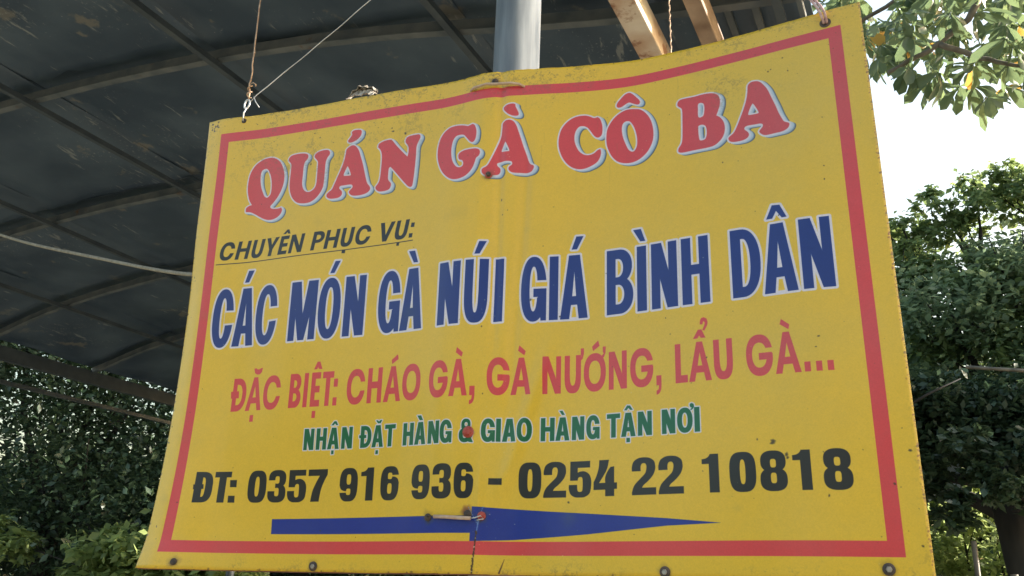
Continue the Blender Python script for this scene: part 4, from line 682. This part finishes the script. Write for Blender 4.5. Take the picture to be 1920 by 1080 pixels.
limb_tree('shade_tree', 'dark spreading tree with a thick forked trunk, low at the right edge', (1.22, 7.6, 0),
    [(.62, 7.7, 2.75, .26), (1.75, 7.8, 2.95, .32), (1.05, 7.9, 3.05, .38), (.75, 7.9, 3.2, .42), (1.5, 8.0, 3.1, .5), (.45, 8.0, 2.9, .42), (2.1, 8.0, 3.0, .6), (1.9, 7.9, 2.45, .3), (1.45, 7.7, 2.75, .28), (.62, 7.3, 2.55, .2), (.95, 7.2, 2.72, .22), (1.4, 7.2, 2.75, .22), (1.15, 7.1, 2.45, .2), (1.5, 7.2, 2.35, .22), (.8, 7.2, 2.3, .16)],
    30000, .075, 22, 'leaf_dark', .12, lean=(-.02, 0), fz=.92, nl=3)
limb_tree('bush', 'green bush with sunlit leaves low in the gap right of the sign', (1.0, 9.6, 0), [(.8, 9.6, 1.9, .45), (1.4, 9.7, 2.2, .45), (.3, 9.5, 2.1, .4), (1.1, 9.5, 2.6, .3), (2.0, 9.7, 2.2, .5), (1.5, 9.6, 1.5, .5), (.6, 9.6, 2.75, .25)], 9000, .085, 24, 'leaf_lite', .05, cat='bush')
limb_tree('back_tree', 'lighter green tree standing behind the dark forked tree at right', (2.6, 13.5, 0),
    [(.8, 13, 3.2, 1.0), (2.0, 13.4, 3.0, 1.0), (3.2, 13.5, 3.3, 1.1), (2.4, 13.5, 4.6, 1.0), (1.2, 13.3, 4.6, .9), (3.8, 13.6, 4.7, 1.0)], 14000, .14, 23, 'leaf_lite', .18)
left = [((-6.2, 9.8, 0), [(-6.6, 9.6, 4.4, 1.3), (-5.4, 9.9, 5.4, 1.2), (-5.2, 9.6, 3.9, 1.1), (-7.6, 9.8, 5.4, 1.2), (-6.4, 9.6, 3.0, 1.1), (-5.4, 9.4, 2.6, 1.0), (-7.4, 9.4, 2.4, 1.0)], 'dark leafy tree behind the roof, seen just left of the sign'),
        ((-9.6, 9.0, 0), [(-9.8, 8.8, 4.5, 1.4), (-8.6, 9.0, 5.4, 1.2), (-8.4, 8.8, 3.9, 1.2), (-10.8, 9.0, 5.2, 1.2), (-9.5, 8.6, 3.0, 1.2), (-8.4, 8.4, 2.4, 1.1), (-10.4, 8.4, 2.3, 1.0)], 'dark leafy tree beyond the low beam of the roof, second from the left edge'),
        ((-13.0, 8.4, 0), [(-13.0, 8.2, 4.6, 1.5), (-11.8, 8.4, 5.4, 1.3), (-11.6, 8.2, 3.9, 1.3), (-14.2, 8.4, 4.9, 1.4), (-12.4, 8.0, 2.9, 1.2), (-11.4, 7.9, 2.4, 1.1), (-13.6, 7.9, 2.4, 1.1)], 'dark leafy tree at the far left edge, under the roof line')]
for i, (b0, bl, lb) in enumerate(left):
    b0 = (b0[0] * 1.2, b0[1] * 1.2, 0); bl = [(q[0] * 1.2, q[1] * 1.2, 1.6 + (q[2] - 1.6) * 1.2, q[3] * 1.15) for q in bl]
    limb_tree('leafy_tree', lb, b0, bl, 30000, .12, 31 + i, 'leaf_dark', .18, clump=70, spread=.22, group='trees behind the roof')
limb_tree('bush', 'sunlit green bush with pale leaves, low at the left of the sign', (-8.2, 9.8, 0), [(-8.6, 9.7, 1.9, .7), (-7.9, 9.8, 2.35, .6), (-7.5, 9.6, 1.8, .6), (-9.2, 9.6, 1.9, .6), (-7.3, 9.9, 2.5, .4), (-10.6, 9.2, 2.2, .4)], 9000, .14, 51, 'leaf_lite', .05, cat='bush')
# understorey mass
cen = [(x, 14 + random.uniform(-1, 1), z + random.uniform(-.4, .4)) for x in np.arange(-26, 9, 1.6) for z in (1.2, 3.2)]
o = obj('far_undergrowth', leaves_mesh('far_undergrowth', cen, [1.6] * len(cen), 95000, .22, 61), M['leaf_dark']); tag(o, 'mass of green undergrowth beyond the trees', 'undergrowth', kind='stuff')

# added trees out of view behind the camera, only to shape the sheet's reflections
for i, (x, y, hh, lb) in enumerate(((-9.5, -9, 3.6, 'added unseen tree behind the camera for reflections, on the left'), (-4.0, -10, 3.0, 'added unseen tree behind the camera for reflections, in the middle'), (3.5, -10, 3.3, 'added unseen tree behind the camera for reflections, on the right'))):
    limb_tree('leafy_tree', lb, (x, y, 0), [(x, y, hh, 1.5), (x - 1.3, y, hh - .6, 1.2), (x + 1.3, y + .4, hh - .5, 1.2), (x + .3, y, hh + 1.1, .9)], 5000, .22, 91 + i, 'leaf', .2, group='added trees for reflections')  # leafy_tree here names the added unseen trees, only for reflections
# bamboo rails and stakes at the lower right
fen = thing('bamboo_fence', 'rough dry bamboo stake fence at the bottom right corner', 'fence', (1.0, 7.0, 0))
rb = random.Random(4)
for k in range(9):
    x = .2 + k * .21; bm = bmesh.new(); h = 2.0 + rb.uniform(-.25, .1); add_tube(bm, [(x, 7.0 + rb.uniform(-.03, .03), 0), (x + rb.uniform(-.04, .04), 7.0, h * .5), (x + rb.uniform(-.07, .07), 7.0, h)], rb.uniform(.016, .026), 8); smooth(obj('stake', bm, M['bamboo'], fen))
for z, dz in ((1.25, .05), (1.85, -.12)):
    bm = bmesh.new(); add_tube(bm, [(.1, 6.96, z), (1.1, 6.95, z + dz * .5), (2.1, 6.96, z + dz)], .024, 8); smooth(obj('rail', bm, M['bamboo'], fen))
wire('bamboo_pole', 'pale bamboo pole lying across the branches of the right hand trees', 'pole', [(1.02, 7.2, 3.36), (1.5, 7.3, 3.32), (2.3, 7.5, 3.20)], .014, 'bamboo')
wire('dead_branch', 'thin grey dead branch beside the right edge of the sign', 'branch', [(.50, 7.3, 3.05), (.75, 7.35, 3.20), (1.0, 7.4, 3.32)], [.014, .010, .004], 'bark')
bm = bmesh.new(); vs = []
for i in range(9):
    for j in range(7):
        u, v = i / 8, j / 6; vs.append(bm.verts.new((.72 + .22 * u + .03 * math.sin(v * 4), 7.9 + .05 * math.sin(u * 9 + v * 3), 2.86 - .42 * v + .03 * math.sin(u * 5))))
for i in range(8):
    for j in range(6): bm.faces.new((vs[i * 7 + j], vs[i * 7 + j + 1], vs[i * 7 + j + 8], vs[i * 7 + j + 7]))
ob = smooth(obj('plastic_sheet', bm, M['tarp'])); so = ob.modifiers.new('s', 'SOLIDIFY'); so.thickness = .004
tag(ob, 'scrap of pale blue plastic hanging in the tree, just right of the sign', 'plastic sheet')

# ------------------------------------------------------------------ near broad-leaved branch, each leaf its own part
def broad_leaf(L, W, droop, cup, seed, m):
    g = random.Random(seed); bm = bmesh.new(); n = 7; rows = []
    for i in range(n):
        u = i / (n - 1); w = W * (.06 + .94 * math.sin(math.pi * min(u * .62 + .0, 1)) ** 1.3) * (1 if u < .8 else math.cos((u - .8) / .2 * math.pi / 2) ** .6)
        if i == n - 1: w = .001
        x = L * u; z = -droop * L * u * u
        rows.append([bm.verts.new((x, w * s / 2, z + cup * W * abs(s) ** 1.5 + .004 * math.sin(u * 9 + s * 2))) for s in (-1, 0, 1)])
    for a, b in zip(rows, rows[1:]):
        for k in range(2): bm.faces.new((a[k], a[k + 1], b[k + 1], b[k]))
    me = bpy.data.meshes.new('leaf'); bm.to_mesh(me); bm.free(); me.materials.append(m); me.polygons.foreach_set('use_smooth', [True] * len(me.polygons)); return me
LM = [broad_leaf(.125, .048, .35, .16, 1, M['leaf_near']), broad_leaf(.105, .042, .15, .20, 2, M['leaf_near']), broad_leaf(.140, .050, .55, .12, 3, M['leaf_near']), broad_leaf(.10, .045, .3, .1, 4, M['leaf_yellow'])]
bt = thing('broad_leaved_tree', 'near tree with whorls of broad leaves hanging over the top right corner', 'tree', (2.6, 3.6, 0))
bm = bmesh.new(); add_tube(bm, [(2.6, 3.6, -.1), (2.55, 3.6, 1.2), (2.35, 3.5, 2.6), (2.0, 3.35, 3.7), (1.5, 3.2, 4.3)], [.17, .14, .11, .08, .06], 14); smooth(obj('trunk', bm, M['bark_near'], bt))
def branch(pts, r):
    bm = bmesh.new(); P = [Vector(p) for p in pts]; Q = []
    for i in range(len(P) - 1):
        for s in range(5): Q.append(P[i].lerp(P[i + 1], s / 5) + Vector((random.uniform(-1, 1), random.uniform(-1, 1), random.uniform(-1, 1))) * r * .25)
    Q.append(P[-1]); add_tube(bm, Q, [r * (1 - .65 * k / (len(Q) - 1)) for k in range(len(Q))], 8); smooth(obj('branch', bm, M['bark_near'], bt))
branch([(1.5, 3.2, 4.3), (1.0, 3.05, 4.0), (.72, 3.0, 3.78), (.60, 3.0, 3.60), (.46, 3.0, 3.50), (.32, 3.0, 3.44)], .020)
branch([(.50, 3.0, 3.52), (.62, 3.0, 3.44), (.74, 3.0, 3.38), (.88, 3.0, 3.33)], .011)
branch([(1.5, 3.2, 4.3), (1.2, 3.3, 3.8), (1.02, 3.2, 3.5), (.90, 3.1, 3.36), (.84, 3.05, 3.22)], .014)
branch([(1.0, 3.05, 4.0), (.6, 3.3, 4.05), (.25, 3.5, 4.0), (-.02, 3.6, 3.92)], .014)
rl = random.Random(12); nleaf = 0
whorls = []
low = lambda x: 3.52 if x < .34 else (3.40 if x < .44 else 3.33)
while len(whorls) < 45:
    k = len(whorls); y = rl.uniform(2.85, 3.35); s = y / 3.0; x = rl.uniform(.27, .80); z = rl.uniform(low(x), 3.76)
    if k < 9: x, z = [(.30, 3.50), (.37, 3.46), (.45, 3.38), (.53, 3.34), (.60, 3.30), (.67, 3.31), (.73, 3.29), (.79, 3.31), (.86, 3.10)][k]
    p = (x * s, y, 1.6 + (z - 1.6) * s)
    if k < 9 or all((Vector(p) - Vector(q)).length > .085 for q in whorls): whorls.append(p)
for wi, (x, y, z) in enumerate(whorls):
    c = Vector((x, y, z)) + Vector((rl.uniform(-1, 1), rl.uniform(-1, 1), rl.uniform(-1, 1))) * .02
    ax = Vector((rl.uniform(-.6, .6), rl.uniform(-.9, .3), rl.uniform(.2, 1.))).normalized(); q = ax.to_track_quat('Z', 'Y'); n = rl.choice((6, 7)); p0 = rl.random() * 6
    for k in range(n):
        if nleaf >= 290: break
        ph = p0 + 2 * math.pi * k / n + rl.uniform(-.2, .2)
        me = LM[3] if ((y > 3.25 and rl.random() < .14) or rl.random() < .005) else LM[rl.choice((0, 0, 1, 2))]
        o = bpy.data.objects.new('leaf', me); col.objects.link(o)
        mrot = q.to_matrix().to_4x4() @ Matrix.Rotation(ph, 4, 'Z') @ Matrix.Rotation(rl.uniform(.1, .95), 4, 'Y') @ Matrix.Rotation(rl.uniform(-.3, .3), 4, 'X')
        o.parent = bt; o.matrix_parent_inverse = bt.matrix_world.inverted()
        o.matrix_world = Matrix.Translation(c) @ mrot @ Matrix.Scale(rl.uniform(.62, .92), 4); nleaf += 1
VV, FF = [], []; nv = 0; SRC = []
for q in LM[:3]: SRC.append((np.array([v.co[:] for v in q.vertices]), np.array([p.vertices[:] for p in q.polygons])))
for k in range(70):
    y = rl.uniform(3.2, 4.1); s = y / 3.0; x = rl.uniform(.24, .82); z = rl.uniform(3.46 if x < .45 else 3.40, 3.80)
    if x < .36 and z > 3.72: continue
    if k >= 56: y = rl.uniform(3.3, 3.7); s = y / 3.; x = rl.uniform(.02, .26); z = rl.uniform(3.68, 3.86)
    c = Vector((x * s, y, 1.6 + (z - 1.6) * s)); ax = Vector((rl.uniform(-.7, .7), rl.uniform(-.9, .3), rl.uniform(.1, 1.))).normalized(); Q = ax.to_track_quat('Z', 'Y').to_matrix().to_4x4(); n = rl.choice((6, 7, 8)); p0 = rl.random() * 6
    for m_ in range(n):
        T = Matrix.Translation(c) @ Q @ Matrix.Rotation(p0 + 2 * math.pi * m_ / n, 4, 'Z') @ Matrix.Rotation(rl.uniform(.1, .95), 4, 'Y') @ Matrix.Rotation(rl.uniform(-.4, .4), 4, 'X') @ Matrix.Scale(rl.uniform(.6, .95), 4)
        A, Fq = SRC[rl.randrange(3)]; T = np.array(T); VV.append(A @ T[:3, :3].T + T[:3, 3]); FF.append(Fq + nv); nv += len(A)
o = obj('foliage', mesh_np('foliage', np.concatenate(VV), np.concatenate(FF)), M['leaf_near'], bt); o['kind'] = 'stuff'
obj('yellow_foliage', leaves_mesh('yellow_foliage', [(.22, 3.5, 3.88), (.05, 3.6, 4.0), (.42, 3.6, 3.9)], [.12] * 3, 60, .10, 78, flat=.9), M['leaf_yellow'], bt)['kind'] = 'stuff'
